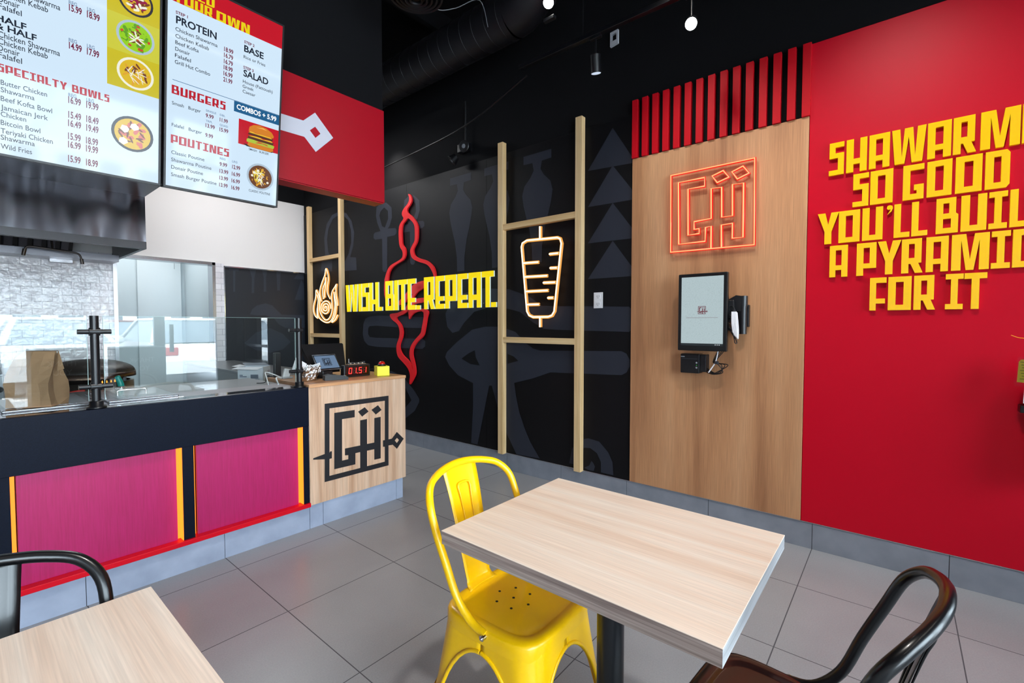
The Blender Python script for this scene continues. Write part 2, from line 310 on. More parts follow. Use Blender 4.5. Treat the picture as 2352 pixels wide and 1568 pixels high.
# ------------------------------------------------------------------ measured outlines (metres, on their own wall, counter or screen)
import json
D = json.loads('''{"logo": [[[[1.5756, 0.8145], [2.082, 0.8106], [2.0765, 0.2836], [1.5681, 0.2881]], [[1.6098, 0.7793], [2.0482, 0.7762], [2.0434, 0.3191], [1.6034, 0.3221]]], [[[1.6437, 0.7435], [1.7981, 0.743], [1.7975, 0.6912], [1.7005, 0.6921], [1.6966, 0.4049], [1.7438, 0.4044], [1.7442, 0.4333], [1.7188, 0.4364], [1.7195, 0.4845], [1.838, 0.4825], [1.8402, 0.6623], [1.896, 0.6632], [1.8939, 0.4819], [1.9541, 0.4806], [1.9561, 0.6604], [2.0112, 0.6619], [2.0078, 0.3521], [1.9526, 0.3537], [1.9535, 0.4315], [1.8933, 0.4326], [1.8919, 0.3129], [1.836, 0.3134], [1.8374, 0.4347], [1.7995, 0.4348], [1.7985, 0.3557], [1.6385, 0.3584]]], [[[1.8242, 0.7267], [1.878, 0.7511], [1.9095, 0.7161], [1.8557, 0.6863]]], [[[1.9326, 0.7242], [1.9883, 0.7509], [2.0194, 0.712], [1.9695, 0.6846]]], [[[1.4914, 0.4571], [1.4915, 0.4666], [1.5708, 0.4783], [1.6064, 0.4797], [1.6097, 0.4873], [1.6225, 0.4862], [1.6218, 0.4377], [1.609, 0.4375], [1.605, 0.4354], [1.5703, 0.4424]]], [[[2.0285, 0.4828], [2.0451, 0.4813], [2.1075, 0.4804], [2.1536, 0.5239], [2.2174, 0.4597], [2.1533, 0.3929], [2.1151, 0.4322], [2.0446, 0.4362], [2.0445, 0.4312], [2.028, 0.4345]], [[2.1336, 0.461], [2.1542, 0.4776], [2.1725, 0.4578], [2.1527, 0.4384]]]], "neonGH": [[[[1.2399, 2.3778], [0.7124, 2.3792], [0.7066, 1.8432], [1.2353, 1.8488]], 1], [[[0.966, 1.8488], [0.9663, 1.9925], [1.0026, 1.9895], [1.0032, 1.8984], [1.1793, 1.8978], [1.1869, 2.3191], [1.0132, 2.3192], [1.0124, 2.2628], [1.1208, 2.263], [1.1166, 1.9519], [1.0429, 1.9549], [1.0434, 1.9869], [1.077, 1.9863], [1.0777, 2.0376], [0.9671, 2.0437], [0.97, 2.2382], [0.9045, 2.2358], [0.9015, 2.042], [0.8359, 2.042], [0.8391, 2.2407], [0.7736, 2.2376], [0.7715, 1.8975], [0.8354, 1.8984], [0.8351, 1.9941], [0.9025, 1.9918], [0.9003, 1.8497]], 0], [[[0.9655, 2.3194], [0.8969, 2.3402], [0.8615, 2.2918], [0.9328, 2.2702]], 1], [[[0.844, 2.3215], [0.7789, 2.3436], [0.7434, 2.2932], [0.811, 2.2694]], 1]], "flame": [[[6.1422, 1.4351], [6.2126, 1.4716], [6.2497, 1.5506], [6.2343, 1.6286], [6.1858, 1.7246], [6.1702, 1.8179], [6.1261, 1.7804], [6.089, 1.7338], [6.0784, 1.6563], [6.0808, 1.5664], [6.045, 1.4823], [5.9836, 1.4304], [5.9221, 1.4077], [5.8482, 1.4229], [5.7864, 1.4786], [5.7547, 1.5529], [5.7585, 1.64], [5.7708, 1.7213], [5.7429, 1.7884], [5.6827, 1.8349], [5.641, 1.8695], [5.6541, 1.8088], [5.6501, 1.735], [5.6286, 1.6606], [5.6186, 1.5928]], [[6.1461, 1.7554], [6.1158, 1.6897], [6.1377, 1.5936], [6.1525, 1.5292], [6.1422, 1.4351]], [[6.1341, 1.587], [6.1219, 1.4704], [6.047, 1.4117], [5.9229, 1.376], [5.8127, 1.3882], [5.7394, 1.4469], [5.6959, 1.5331], [5.6822, 1.613], [5.6976, 1.7061], [5.7018, 1.7742]], [[5.6215, 1.4702], [5.6813, 1.4092], [5.7709, 1.3786], [5.698, 1.4465], [5.6645, 1.5201], [5.6531, 1.606], [5.6801, 1.6993], [5.7018, 1.7742]], [[6.0339, 1.6613], [6.0636, 1.7328], [6.0676, 1.8162], [6.0082, 1.9152], [5.931, 2.0116], [5.9018, 2.0913], [5.8569, 2.0316], [5.841, 1.943], [5.868, 1.8381], [5.864, 1.7563], [5.8052, 1.6883]], [[5.9072, 1.9786], [5.9274, 1.9105], [5.9852, 1.8377], [5.9935, 1.7618], [5.9766, 1.6913]], [[5.9072, 1.9786], [5.9164, 1.8595], [5.9434, 1.7724], [5.9426, 1.7091]], [[5.9326, 1.5655], [5.9357, 1.5671], [5.9383, 1.5697], [5.9397, 1.5731], [5.9396, 1.5771], [5.9376, 1.5812], [5.9337, 1.585], [5.9279, 1.5879], [5.9207, 1.5895], [5.9125, 1.5894], [5.9042, 1.5875], [5.8964, 1.5836], [5.89, 1.5779], [5.8858, 1.5707], [5.8845, 1.5626], [5.8864, 1.554], [5.8917, 1.5459], [5.9003, 1.5389], [5.9118, 1.5338], [5.9254, 1.5311], [5.9401, 1.5313], [5.9548, 1.5348], [5.9682, 1.5413], [5.979, 1.5507], [5.9862, 1.5624], [5.9888, 1.5754], [5.9862, 1.5889], [5.9785, 1.6016], [5.9658, 1.6125], [5.9491, 1.6206], [5.9293, 1.625], [5.908, 1.6252], [5.8869, 1.621], [5.8676, 1.6124], [5.8518, 1.6], [5.8409, 1.5845], [5.8359, 1.5671], [5.8377, 1.5489], [5.8463, 1.5315], [5.8615, 1.5161], [5.8824, 1.5041], [5.9076, 1.4966], [5.9354, 1.4945], [5.9637, 1.4982], [5.9902, 1.5077], [6.0127, 1.5225], [6.0292, 1.5417], [6.0381, 1.5639], [6.0382, 1.5874], [6.0294, 1.6104], [6.0119, 1.6309], [5.9869, 1.6472], [5.9562, 1.6579], [5.9221, 1.662], [5.8872, 1.659], [5.8542, 1.6489], [5.8256, 1.6324], [5.8039, 1.6106], [5.7907, 1.585], [5.7873, 1.5573]]], "skewer": [[[2.5028, 2.0748], [2.1832, 2.062], [2.156, 2.05], [2.1423, 2.011], [2.2109, 1.455], [2.2339, 1.4209], [2.273, 1.4098], [2.4344, 1.4102], [2.4761, 1.4266], [2.4981, 1.4602], [2.5604, 2.0241], [2.5502, 2.0563], [2.5028, 2.0748]], [[2.3601, 2.1771], [2.3597, 2.0739]], [[2.3575, 1.4094], [2.3572, 1.3232]], [[2.5329, 1.8816], [2.3784, 1.8778]], [[2.519, 1.7608], [2.2854, 1.7558]], [[2.5052, 1.6336], [2.2786, 1.6323]], [[2.4931, 1.5187], [2.3724, 1.518]], [[2.175, 1.9332], [2.2626, 1.9341]], [[2.1896, 1.815], [2.2559, 1.8176]], [[2.2043, 1.696], [2.3248, 1.6991]], [[2.2269, 1.5688], [2.2783, 1.5694]]], "chili": [[[4.1582, 2.7739], [4.1224, 2.7351], [4.1183, 2.6921], [4.1482, 2.6547], [4.1943, 2.6195], [4.1833, 2.5751], [4.1156, 2.5267], [4.0492, 2.4637], [4.0167, 2.4033], [4.0155, 2.3053], [4.0339, 2.2375], [4.0812, 2.1835], [4.0928, 2.1451], [4.0642, 2.0929], [3.9873, 2.0577], [3.8796, 2.0273], [3.7957, 1.979], [3.7445, 1.9205], [3.7287, 1.838], [3.7298, 1.6887], [3.7463, 1.6827], [3.7595, 1.84], [3.786, 1.9031], [3.8378, 1.9618], [3.9013, 1.9946], [4.0095, 2.0247], [4.1094, 2.0688], [4.1428, 2.1217], [4.1469, 2.1648], [4.1078, 2.2175], [4.0737, 2.2561], [4.0662, 2.3256], [4.072, 2.4107], [4.0984, 2.4565], [4.1387, 2.4905], [4.184, 2.5155], [4.2304, 2.4921], [4.2775, 2.4599], [4.2948, 2.3972], [4.2913, 2.2955], [4.2803, 2.2363], [4.2341, 2.1881], [4.2278, 2.1299], [4.2706, 2.0689], [4.4024, 2.0291], [4.4888, 1.9916], [4.5395, 1.9356], [4.5584, 1.8467], [4.5859, 1.6973], [4.5445, 1.5902], [4.5773, 1.5911], [4.6369, 1.6994], [4.6295, 1.8509], [4.616, 1.8955], [4.5768, 1.9683], [4.5132, 2.0233], [4.4021, 2.0556], [4.3058, 2.0866], [4.2816, 2.1279], [4.2929, 2.1725], [4.3326, 2.2202], [4.3507, 2.3024], [4.3491, 2.4187], [4.3246, 2.4735], [4.265, 2.5229], [4.288, 2.5623], [4.2876, 2.5982], [4.252, 2.6358], [4.1937, 2.6693], [4.1635, 2.7068], [4.1631, 2.7422], [4.1765, 2.7728]], [[4.3718, 1.5999], [4.2401, 1.6828], [4.1699, 1.7446], [4.0562, 1.7956], [3.9201, 1.8156], [3.8817, 1.7926], [3.9208, 1.7392], [4.035, 1.6955], [4.1029, 1.6272], [4.0135, 1.6311], [3.9218, 1.6305], [3.9222, 1.5859], [4.081, 1.5695], [4.1724, 1.5288], [4.242, 1.5232], [4.1715, 1.608], [4.1136, 1.6847], [4.1823, 1.666], [4.2365, 1.5957], [4.3723, 1.563]], [[4.5262, 1.4662], [4.3855, 1.479], [4.2304, 1.5157], [4.1958, 1.5005], [4.2899, 1.4584], [4.4105, 1.423], [4.327, 1.3486], [4.2922, 1.2752], [4.305, 1.2015], [4.3466, 1.1268], [4.3473, 1.0676], [4.2955, 1.003], [4.2022, 0.9486], [4.1451, 0.8935], [4.1273, 0.8438], [4.1223, 0.8875], [4.1672, 0.9721], [4.1733, 1.0444], [4.1426, 1.1178], [4.0625, 1.1914], [3.9843, 1.2495], [3.9618, 1.3061], [3.9276, 1.4743], [4.0595, 1.4793], [4.139, 1.4419], [4.1738, 1.4062], [4.1848, 1.4497], [4.1725, 1.5144], [3.9489, 1.5167], [3.8568, 1.4869], [3.8744, 1.4178], [3.9077, 1.2924], [3.9408, 1.2219], [4.0405, 1.1563], [4.1042, 1.0901], [4.1209, 1.0175], [4.0879, 0.9182], [4.0708, 0.833], [4.0895, 0.7742], [4.1705, 0.681], [4.1769, 0.7242], [4.1693, 0.783], [4.2033, 0.8537], [4.2847, 0.9151], [4.3799, 0.9772], [4.4106, 1.0505], [4.4023, 1.1254], [4.3601, 1.2006], [4.3519, 1.2747], [4.3872, 1.3486], [4.497, 1.4088]]], "mural": [[[[1.7145, 2.8455], [1.5376, 2.5662], [1.5373, 2.5438], [1.9296, 2.5649]]], [[[1.712, 2.5623], [1.5351, 2.3291], [1.5345, 2.2745], [1.9275, 2.2795]]], [[[1.7094, 2.2778], [1.5356, 2.0497], [1.535, 1.9883], [1.9255, 1.9929]]], [[[1.7068, 1.9886], [1.5396, 1.7688], [1.539, 1.7071], [1.9234, 1.7084]]], [[[3.6161, 1.0093], [3.5869, 1.0624], [3.4373, 1.1694], [3.3569, 1.2159], [3.2239, 1.2948], [3.0485, 1.3253], [2.8546, 1.3257], [2.671, 1.2788], [2.5704, 1.1902], [2.4727, 1.1349], [2.3919, 1.1186], [1.6255, 1.1424], [1.5841, 1.1244], [1.5564, 1.0793], [1.5559, 1.0288], [1.5826, 0.9807], [1.6237, 0.9584], [2.2861, 0.9364], [2.4646, 0.8736], [2.6865, 0.8136], [2.6667, 0.7014], [2.6275, 0.5534], [2.5633, 0.4104], [2.5001, 0.2998], [2.3955, 0.1712], [2.6595, 0.1613], [2.7728, 0.3284], [2.8826, 0.5543], [2.9628, 0.7661], [2.9957, 0.7633], [3.1517, 0.1699], [3.2388, 0.1711], [3.2114, 0.5383], [3.2107, 0.7695], [3.4228, 0.8316], [3.5541, 0.9259]], [[3.3706, 1.0033], [3.279, 1.0573], [3.1868, 1.0958], [3.1719, 1.0235], [3.1197, 0.948], [3.2484, 0.9562]], [[2.7663, 1.0745], [2.6933, 1.0551], [2.6373, 1.0173], [2.7663, 0.9852]]], [[[3.608, 1.4589], [3.5823, 1.3239], [3.5042, 1.2618], [3.4083, 1.2804], [3.3393, 1.3593], [3.1935, 1.4696], [3.0198, 1.5038], [2.8011, 1.4987], [2.6207, 1.4594], [2.4733, 1.365], [2.3553, 1.3082], [2.2196, 1.3016], [1.5663, 1.2896], [1.5418, 1.3062], [1.5434, 1.4599], [1.5683, 1.4801], [2.2205, 1.5], [2.3793, 1.5078], [2.5222, 1.5961], [2.7487, 1.6686], [3.0763, 1.6929], [3.3753, 1.6513], [3.535, 1.5602]]], [[[4.9753, 1.4441], [4.7729, 1.4534], [4.3692, 1.4419], [3.9547, 1.425], [3.9558, 1.3078], [4.3453, 1.3108], [4.8317, 1.334], [4.9774, 1.3253], [5.0076, 1.2997], [5.0088, 1.2315], [4.9797, 1.1944], [4.8341, 1.1868], [3.9801, 1.1915], [3.9339, 1.1698], [3.9344, 1.1097], [3.9812, 1.0811], [4.8359, 1.0779], [5.0113, 1.0914], [5.1007, 1.1441], [5.1297, 1.23], [5.1121, 1.3509], [5.0654, 1.4194]]], [[[6.0115, 2.2939], [6.035, 2.5214], [5.9644, 2.6989], [5.8186, 2.7978], [5.6449, 2.8204], [5.4788, 2.7736], [5.3516, 2.6585], [5.2913, 2.5028], [5.3201, 2.3324], [5.3933, 2.2049], [5.2599, 2.1874], [5.2474, 2.0303], [5.5281, 2.0388], [5.5254, 2.1582], [5.4247, 2.2554], [5.3637, 2.3895], [5.37, 2.5477], [5.4318, 2.6787], [5.5454, 2.7517], [5.6802, 2.7718], [5.8024, 2.7407], [5.9118, 2.6363], [5.9588, 2.4937], [5.9306, 2.3233], [5.8334, 2.2032], [5.837, 2.0559], [6.1289, 2.0772], [6.1061, 2.2272]]], [[[4.8087, 2.7372], [4.738, 2.7665], [4.6146, 2.7623], [4.514, 2.6902], [4.5051, 2.5782], [4.5514, 2.4895], [4.5921, 2.4597], [4.4466, 2.447], [4.4235, 2.4251], [4.424, 2.3859], [4.4607, 2.3668], [4.6015, 2.3648], [4.6071, 1.9823], [4.6319, 1.9632], [4.6757, 1.9663], [4.7002, 1.9893], [4.7028, 2.3558], [4.8433, 2.3607], [4.8774, 2.3845], [4.8708, 2.4334], [4.8362, 2.4456], [4.7347, 2.4491], [4.7975, 2.5555], [4.8244, 2.6413]], [[4.7541, 2.6309], [4.7311, 2.6762], [4.6561, 2.7129], [4.5837, 2.6615], [4.5796, 2.5731], [4.646, 2.4781], [4.7006, 2.5015]]], [[[4.2773, 2.7324], [4.2151, 2.7599], [4.1062, 2.756], [4.017, 2.6883], [4.0087, 2.5829], [4.0495, 2.4995], [4.0853, 2.4716], [3.9566, 2.4594], [3.9361, 2.4388], [3.9364, 2.4019], [3.9688, 2.3841], [4.0934, 2.3824], [4.0972, 2.023], [4.119, 2.0051], [4.1576, 2.0083], [4.1793, 2.03], [4.1828, 2.3741], [4.3067, 2.379], [4.3367, 2.4015], [4.3311, 2.4473], [4.3007, 2.4587], [4.2112, 2.4618], [4.2669, 2.5618], [4.2909, 2.6424]], [[4.2289, 2.6326], [4.2088, 2.6751], [4.1427, 2.7096], [4.0786, 2.6613], [4.0747, 2.5782], [4.133, 2.4889], [4.1813, 2.511]]], [[[2.0909, 0.1882], [2.0644, 0.3145], [1.9847, 0.4017], [1.912, 0.4269], [1.8107, 0.416], [1.7317, 0.3452], [1.6926, 0.2733], [1.6849, 0.1715], [1.7939, 0.172], [1.7945, 0.2539], [1.8299, 0.3189], [1.8909, 0.3488], [1.9424, 0.3446], [1.9947, 0.3081], [2.0176, 0.2301], [2.0152, 0.1888]]], [[[1.9465, 0.1793], [1.9001, 0.2066], [1.8799, 0.2467], [1.8646, 0.2361], [1.8471, 0.2079], [1.859, 0.1695], [1.9101, 0.1683]]], [[[4.9959, 0.7222], [4.5421, 0.8059], [4.3332, 0.7556], [4.1351, 0.6208], [4.0397, 0.5311], [4.0401, 0.4941], [4.1182, 0.3864], [4.3188, 0.2605], [4.3381, 0.3603], [4.1756, 0.4985], [4.2739, 0.621], [4.4583, 0.708], [4.7649, 0.6447]]]], "vase": [[0.1495, 2.8236], [0.1496, 2.7518], [0.0508, 2.748], [0.0362, 2.6797], [0.0715, 2.6264], [0.1396, 2.561], [0.1638, 2.4835], [0.1482, 2.3914], [0.1179, 2.2866], [0.084, 2.1806], [0.0554, 2.0235], [0.0513, 1.8779]], "wish": [["W", 5.3915, 5.124, 1.507, 1.8417], ["i", 5.1042, 5.0371, 1.507, 1.8417], ["S", 5.0281, 4.8856, 1.507, 1.8417], ["H", 4.874, 4.6855, 1.507, 1.8417], [".", 4.6809, 4.6131, 1.507, 1.552], ["B", 4.5495, 4.3937, 1.507, 1.8417], ["i", 4.3809, 4.3154, 1.507, 1.8417], ["T", 4.3053, 4.15, 1.507, 1.8417], ["E", 4.1415, 4.0027, 1.507, 1.8417], [".", 3.9949, 3.9296, 1.507, 1.552], ["R", 3.864, 3.6971, 1.507, 1.8417], ["E", 3.6831, 3.5474, 1.507, 1.8417], ["P", 3.535, 3.3721, 1.507, 1.8417], ["E", 3.3535, 3.2171, 1.507, 1.8417], ["A", 3.2012, 3.0374, 1.507, 1.8417], ["T", 3.0285, 2.8743, 1.507, 1.8417], [".", 2.9068, 2.8449, 1.507, 1.552]], "slogan": [[["S", 0.3283, 0.2589, 2.1947, 2.376], ["H", 0.2477, 0.1557, 2.1947, 2.376], ["A", 0.1461, 0.0586, 2.1947, 2.376], ["W", 0.0504, -0.087, 2.1947, 2.376], ["A", -0.0928, -0.182, 2.1947, 2.376], ["R", -0.189, -0.2723, 2.1947, 2.376], ["M", -0.2863, -0.4192, 2.1947, 2.376], ["A", -0.4254, -0.5017, 2.1947, 2.376]], [["S", 0.2147, 0.1442, 1.9999, 2.1799], ["O", 0.1372, 0.041, 1.9999, 2.1799], ["G", -0.0, -0.0832, 1.9999, 2.1799], ["O", -0.095, -0.189, 1.9999, 2.1799], ["O", -0.2017, -0.2964, 1.9999, 2.1799], ["D", -0.3068, -0.39, 1.9999, 2.1799]], [["Y", 0.3764, 0.2753, 1.8075, 1.9846], ["O", 0.2755, 0.179, 1.8075, 1.9846], ["U", 0.1681, 0.0792, 1.8075, 1.9846], ["'", 0.0675, 0.0383, 1.9368, 1.9846], ["L", 0.0325, -0.032, 1.8075, 1.9846], ["L", -0.0394, -0.1024, 1.8075, 1.9846], ["B", -0.1344, -0.2168, 1.8075, 1.9846], ["U", -0.2264, -0.3172, 1.8075, 1.9846], ["I", -0.3242, -0.3867, 1.8075, 1.9846], ["L", -0.3947, -0.4562, 1.8075, 1.9846], ["D", -0.4625, -0.5376, 1.8075, 1.9846]], [["A", 0.3143, 0.2303, 1.6155, 1.7945], ["P", 0.1893, 0.1028, 1.6155, 1.7945], ["Y", 0.0976, -0.0006, 1.6155, 1.7945], ["R", -0.003, -0.089, 1.6155, 1.7945], ["A", -0.1002, -0.1851, 1.6155, 1.7945], ["M", -0.1966, -0.3308, 1.6155, 1.7945], ["I", -0.3377, -0.4013, 1.6155, 1.7945], ["D", -0.4087, -0.4877, 1.6155, 1.7945]], [["F", 0.1271, 0.0563, 1.4218, 1.5999], ["O", 0.0484, -0.0468, 1.4218, 1.5999], ["R", -0.0568, -0.1415, 1.4218, 1.5999], ["I", -0.1788, -0.2438, 1.4218, 1.5999], ["T", -0.2468, -0.327, 1.4218, 1.5999]]], "P0": [1.2286, 2.8, 2.0221], "menuR": [["STEP 1", "m", "b", -0.5046, -0.4552, 0.8149, 0.013], ["PROTEIN", "n", "b", -0.5032, -0.3302, 0.7732, 0.0334], ["Chicken Shawarma", "n", "r", -0.5048, -0.3255, 0.7379, 0.0172], ["Chicken Kebab", "n", "r", -0.5044, -0.363, 0.7071, 0.017], ["Beef Kofta", "n", "r", -0.5047, -0.4072, 0.6777, 0.0168], ["Donair", "n", "r", -0.5049, -0.4442, 0.6482, 0.0166], ["Falafel", "n", "r", -0.5057, -0.4395, 0.6179, 0.0167], ["Grill Hut Combo", "n", "r", -0.5059, -0.3555, 0.5881, 0.0173], ["18.99", "m", "b", -0.2949, -0.2525, 0.7348, 0.0211], ["16.79", "m", "b", -0.2949, -0.2527, 0.706, 0.0212], ["16.79", "m", "b", -0.2949, -0.253, 0.676, 0.0213], ["18.99", "m", "b", -0.2952, -0.2529, 0.6464, 0.0213], ["16.99", "m", "b", -0.2955, -0.2528, 0.6169, 0.0213], ["21.99", "m", "b", -0.2955, -0.2531, 0.587, 0.0214], ["STEP 2", "m", "b", -0.2017, -0.1508, 0.8144, 0.0136], ["BASE", "n", "b", -0.2012, -0.1029, 0.7735, 0.0322], ["Rice or Fries", "n", "r", -0.2023, -0.0927, 0.739, 0.0155], ["STEP 3", "m", "b", -0.2022, -0.1512, 0.687, 0.0139], ["SALAD", "n", "b", -0.2011, -0.0743, 0.6499, 0.033], ["House (Fattoush)", "n", "r", -0.2029, -0.0498, 0.6147, 0.0159], ["Greek", "n", "r", -0.2034, -0.1481, 0.5905, 0.0155], ["Caesar", "n", "r", -0.2026, -0.138, 0.5651, 0.0156], ["BURGERS", "k", "B", -0.5168, -0.2821, 0.4469, 0.0401], ["YOUR", "y", "B", -0.5139, -0.3502, 0.8676, 0.043], ["OWN", "y", "B", -0.3332, -0.1766, 0.8664, 0.0454], ["BUILD", "y", "B", -0.5376, -0.3425, 0.9158, 0.0428], ["Smash  Burger", "n", "r", -0.515, -0.3927, 0.3961, 0.0151], ["SINGLE", "g", "b", -0.3711, -0.3243, 0.4118, 0.0096], ["9.99", "m", "b", -0.3712, -0.3355, 0.384, 0.0184], ["DBL", "g", "b", -0.3073, -0.2823, 0.4118, 0.0097], ["11.99", "m", "b", -0.3076, -0.2694, 0.3837, 0.0188], ["TRPL", "g", "b", -0.3708, -0.3401, 0.3617, 0.0096], ["13.99", "m", "b", -0.3709, -0.3291, 0.3351, 0.0186], ["QUAD", "g", "b", -0.3071, -0.2679, 0.362, 0.0098], ["15.99", "m", "b", -0.3075, -0.2662, 0.3347, 0.0189], ["Falafel  Burger", "n", "r", -0.5147, -0.3862, 0.2943, 0.0153], ["9.99", "m", "b", -0.3712, -0.336, 0.2874, 0.0186], ["POUTINES", "k", "B", -0.518, -0.26, 0.2152, 0.0398], ["Classic Poutine", "n", "r", -0.5152, -0.373, 0.1637, 0.0165], ["Shawarma Poutine", "n", "r", -0.5154, -0.3407, 0.1284, 0.0168], ["Donair Poutine", "n", "r", -0.515, -0.3779, 0.093, 0.0167], ["Smash Burger Poutine", "n", "r", -0.5152, -0.315, 0.057, 0.017], ["REG", "g", "b", -0.3024, -0.276, 0.1935, 0.0106], ["LRG", "g", "b", -0.2435, -0.218, 0.1932, 0.0108], ["9.99", "m", "b", -0.3029, -0.2673, 0.1603, 0.0193], ["12.99", "m", "b", -0.2427, -0.2033, 0.161, 0.0197], ["13.99", "m", "b", -0.3028, -0.261, 0.125, 0.0194], ["16.99", "m", "b", -0.2434, -0.2029, 0.1244, 0.0197], ["13.99", "m", "b", -0.3026, -0.2612, 0.0902, 0.0194], ["16.99", "m", "b", -0.2442, -0.203, 0.0888, 0.0198], ["13.99", "m", "b", -0.3025, -0.2619, 0.0541, 0.0195], ["16.99", "m", "b", -0.2443, -0.2037, 0.0527, 0.0199], ["COMBOS + 5.99", "w", "b", -0.2289, -0.0242, 0.4727, 0.0253], ["SMASH  BURGER", "n", "r", -0.1629, -0.0579, 0.2795, 0.0113], ["CLASSIC POUTINE", "n", "r", -0.1562, -0.0431, 0.0602, 0.0124]], "shR": {"headbot": [0.0008, 0.8668], "rule": [[-0.5138, 0.5108], [-0.2424, 0.512]], "combo": [[-0.2417, 0.5098], [-0.0027, 0.5154], [-0.0034, 0.4545], [-0.242, 0.457]], "burg": [[-0.2165, 0.4276], [-0.004, 0.4296], [-0.0039, 0.2994], [-0.2167, 0.2992]], "bowl": [[-0.0982, 0.15], [-0.1679, 0.155], [-0.025, 0.1434]], "bun": [[-0.1675, 0.3755], [-0.1576, 0.3985], [-0.1331, 0.4125], [-0.0933, 0.4169], [-0.0596, 0.4087], [-0.0418, 0.3877], [-0.0451, 0.3735], [-0.1029, 0.3768], [-0.1463, 0.3783]], "bunb": [[-0.1657, 0.314], [-0.119, 0.3127], [-0.0489, 0.3214], [-0.0485, 0.3101], [-0.0781, 0.2999], [-0.1294, 0.2986], [-0.1618, 0.3041]], "mid": [[-0.1673, 0.3683], [-0.0507, 0.37], [-0.0526, 0.3203], [-0.1622, 0.315]]}, "menuL": [["Chicken Shawarma", "n", "r", -1.0793, -0.9051, 0.6318, 0.0215], ["Chicken Kebab", "n", "r", -1.0799, -0.9419, 0.6062, 0.0212], ["Donair", "n", "r", -1.0804, -1.0224, 0.5815, 0.0206], ["Falafel", "n", "r", -1.0809, -1.0173, 0.556, 0.0207], ["Chicken Shawarma", "n", "r", -1.083, -0.908, 0.4511, 0.0219], ["Chicken Kebab", "n", "r", -1.0835, -0.9448, 0.4254, 0.0216], ["Donair", "n", "r", -1.084, -1.0255, 0.4005, 0.021], ["Falafel", "n", "r", -1.0845, -1.0193, 0.3748, 0.0211], ["HALF", "n", "b", -1.0899, -1.0047, 0.5097, 0.0236], ["& HALF", "n", "b", -1.0905, -0.9761, 0.4802, 0.024], ["SPECIALTY BOWLS", "k", "B", -1.0862, -0.7491, 0.3218, 0.0307], ["Butter Chicken", "n", "r", -1.0795, -0.9485, 0.2737, 0.0191], ["Shawarma", "n", "r", -1.08, -0.9856, 0.2462, 0.0189], ["Beef Kofta Bowl", "n", "r", -1.0807, -0.9342, 0.2124, 0.0194], ["Jamaican Jerk", "n", "r", -1.0814, -0.9471, 0.1792, 0.0194], ["Chicken", "n", "r", -1.0819, -1.011, 0.1528, 0.019], ["Bitcoin Bowl", "n", "r", -1.0825, -0.9706, 0.1203, 0.0193], ["Teriyaki Chicken", "n", "r", -1.0832, -0.9338, 0.088, 0.0197], ["Shawarma", "n", "r", -1.0836, -0.9876, 0.0629, 0.0193], ["Wild Fries", "n", "r", -1.0843, -0.9964, 0.0282, 0.0193], ["REG", "g", "b", -0.8793, -0.8534, 0.672, 0.0143], ["LRG", "g", "b", -0.8213, -0.7962, 0.6736, 0.0145], ["REG", "g", "b", -0.8806, -0.8546, 0.5227, 0.0145], ["LRG", "g", "b", -0.8229, -0.798, 0.5238, 0.0148], ["REG", "g", "b", -0.8837, -0.8581, 0.2997, 0.0149], ["LRG", "g", "b", -0.8262, -0.801, 0.2995, 0.0151], ["15.99", "m", "b", -0.8788, -0.8386, 0.6465, 0.0258], ["18.99", "m", "b", -0.8222, -0.7806, 0.6469, 0.0264], ["14.99", "m", "b", -0.8801, -0.8396, 0.4953, 0.0263], ["17.99", "m", "b", -0.8231, -0.7831, 0.4955, 0.0269], ["16.99", "m", "b", -0.884, -0.8438, 0.2736, 0.0269], ["19.99", "m", "b", -0.8267, -0.7859, 0.2733, 0.0275], ["15.49", "m", "b", -0.8845, -0.8434, 0.2128, 0.0271], ["18.49", "m", "b", -0.8271, -0.7857, 0.2136, 0.0277], ["16.49", "m", "b", -0.8856, -0.8436, 0.1776, 0.0272], ["19.49", "m", "b", -0.8273, -0.7862, 0.1765, 0.0278], ["15.99", "m", "b", -0.8861, -0.8452, 0.1232, 0.0274], ["18.99", "m", "b", -0.8284, -0.7877, 0.122, 0.0279], ["16.99", "m", "b", -0.8864, -0.8454, 0.0887, 0.0274], ["19.99", "m", "b", -0.8286, -0.7878, 0.0877, 0.0281], ["15.99", "m", "b", -0.8869, -0.8466, 0.0289, 0.0275], ["18.99", "m", "b", -0.8289, -0.7888, 0.0281, 0.0282]], "shL": {"yel": [[-0.7512, 0.7506], [-0.7564, 0.4023], [-0.5696, 0.4001]], "band": [[-0.7525, 0.7132], [-0.7528, 0.5547], [-0.5676, 0.5575]], "bowls": [[-0.6462, 0.7931], [-0.6564, 0.6376], [-0.6589, 0.4796], [-0.6651, 0.2092]], "bl_edge": [[-0.72, 0.6319], [-0.5921, 0.6427], [-0.7368, 0.2162], [-0.5914, 0.2123]]}, "key": [[[1.2274, 2.6479], [1.3536, 2.655], [1.4837, 2.658], [1.5631, 2.7356], [1.6897, 2.6103], [1.5645, 2.4811], [1.4891, 2.556], [1.3472, 2.5529], [1.2257, 2.5506]], [[1.5263, 2.6095], [1.5628, 2.6448], [1.5989, 2.6096], [1.5638, 2.572]]], "sign": {"tr": [2.0932, 3.0, 2.9307], "br": [2.0966, 3.0, 2.2551]}}''')

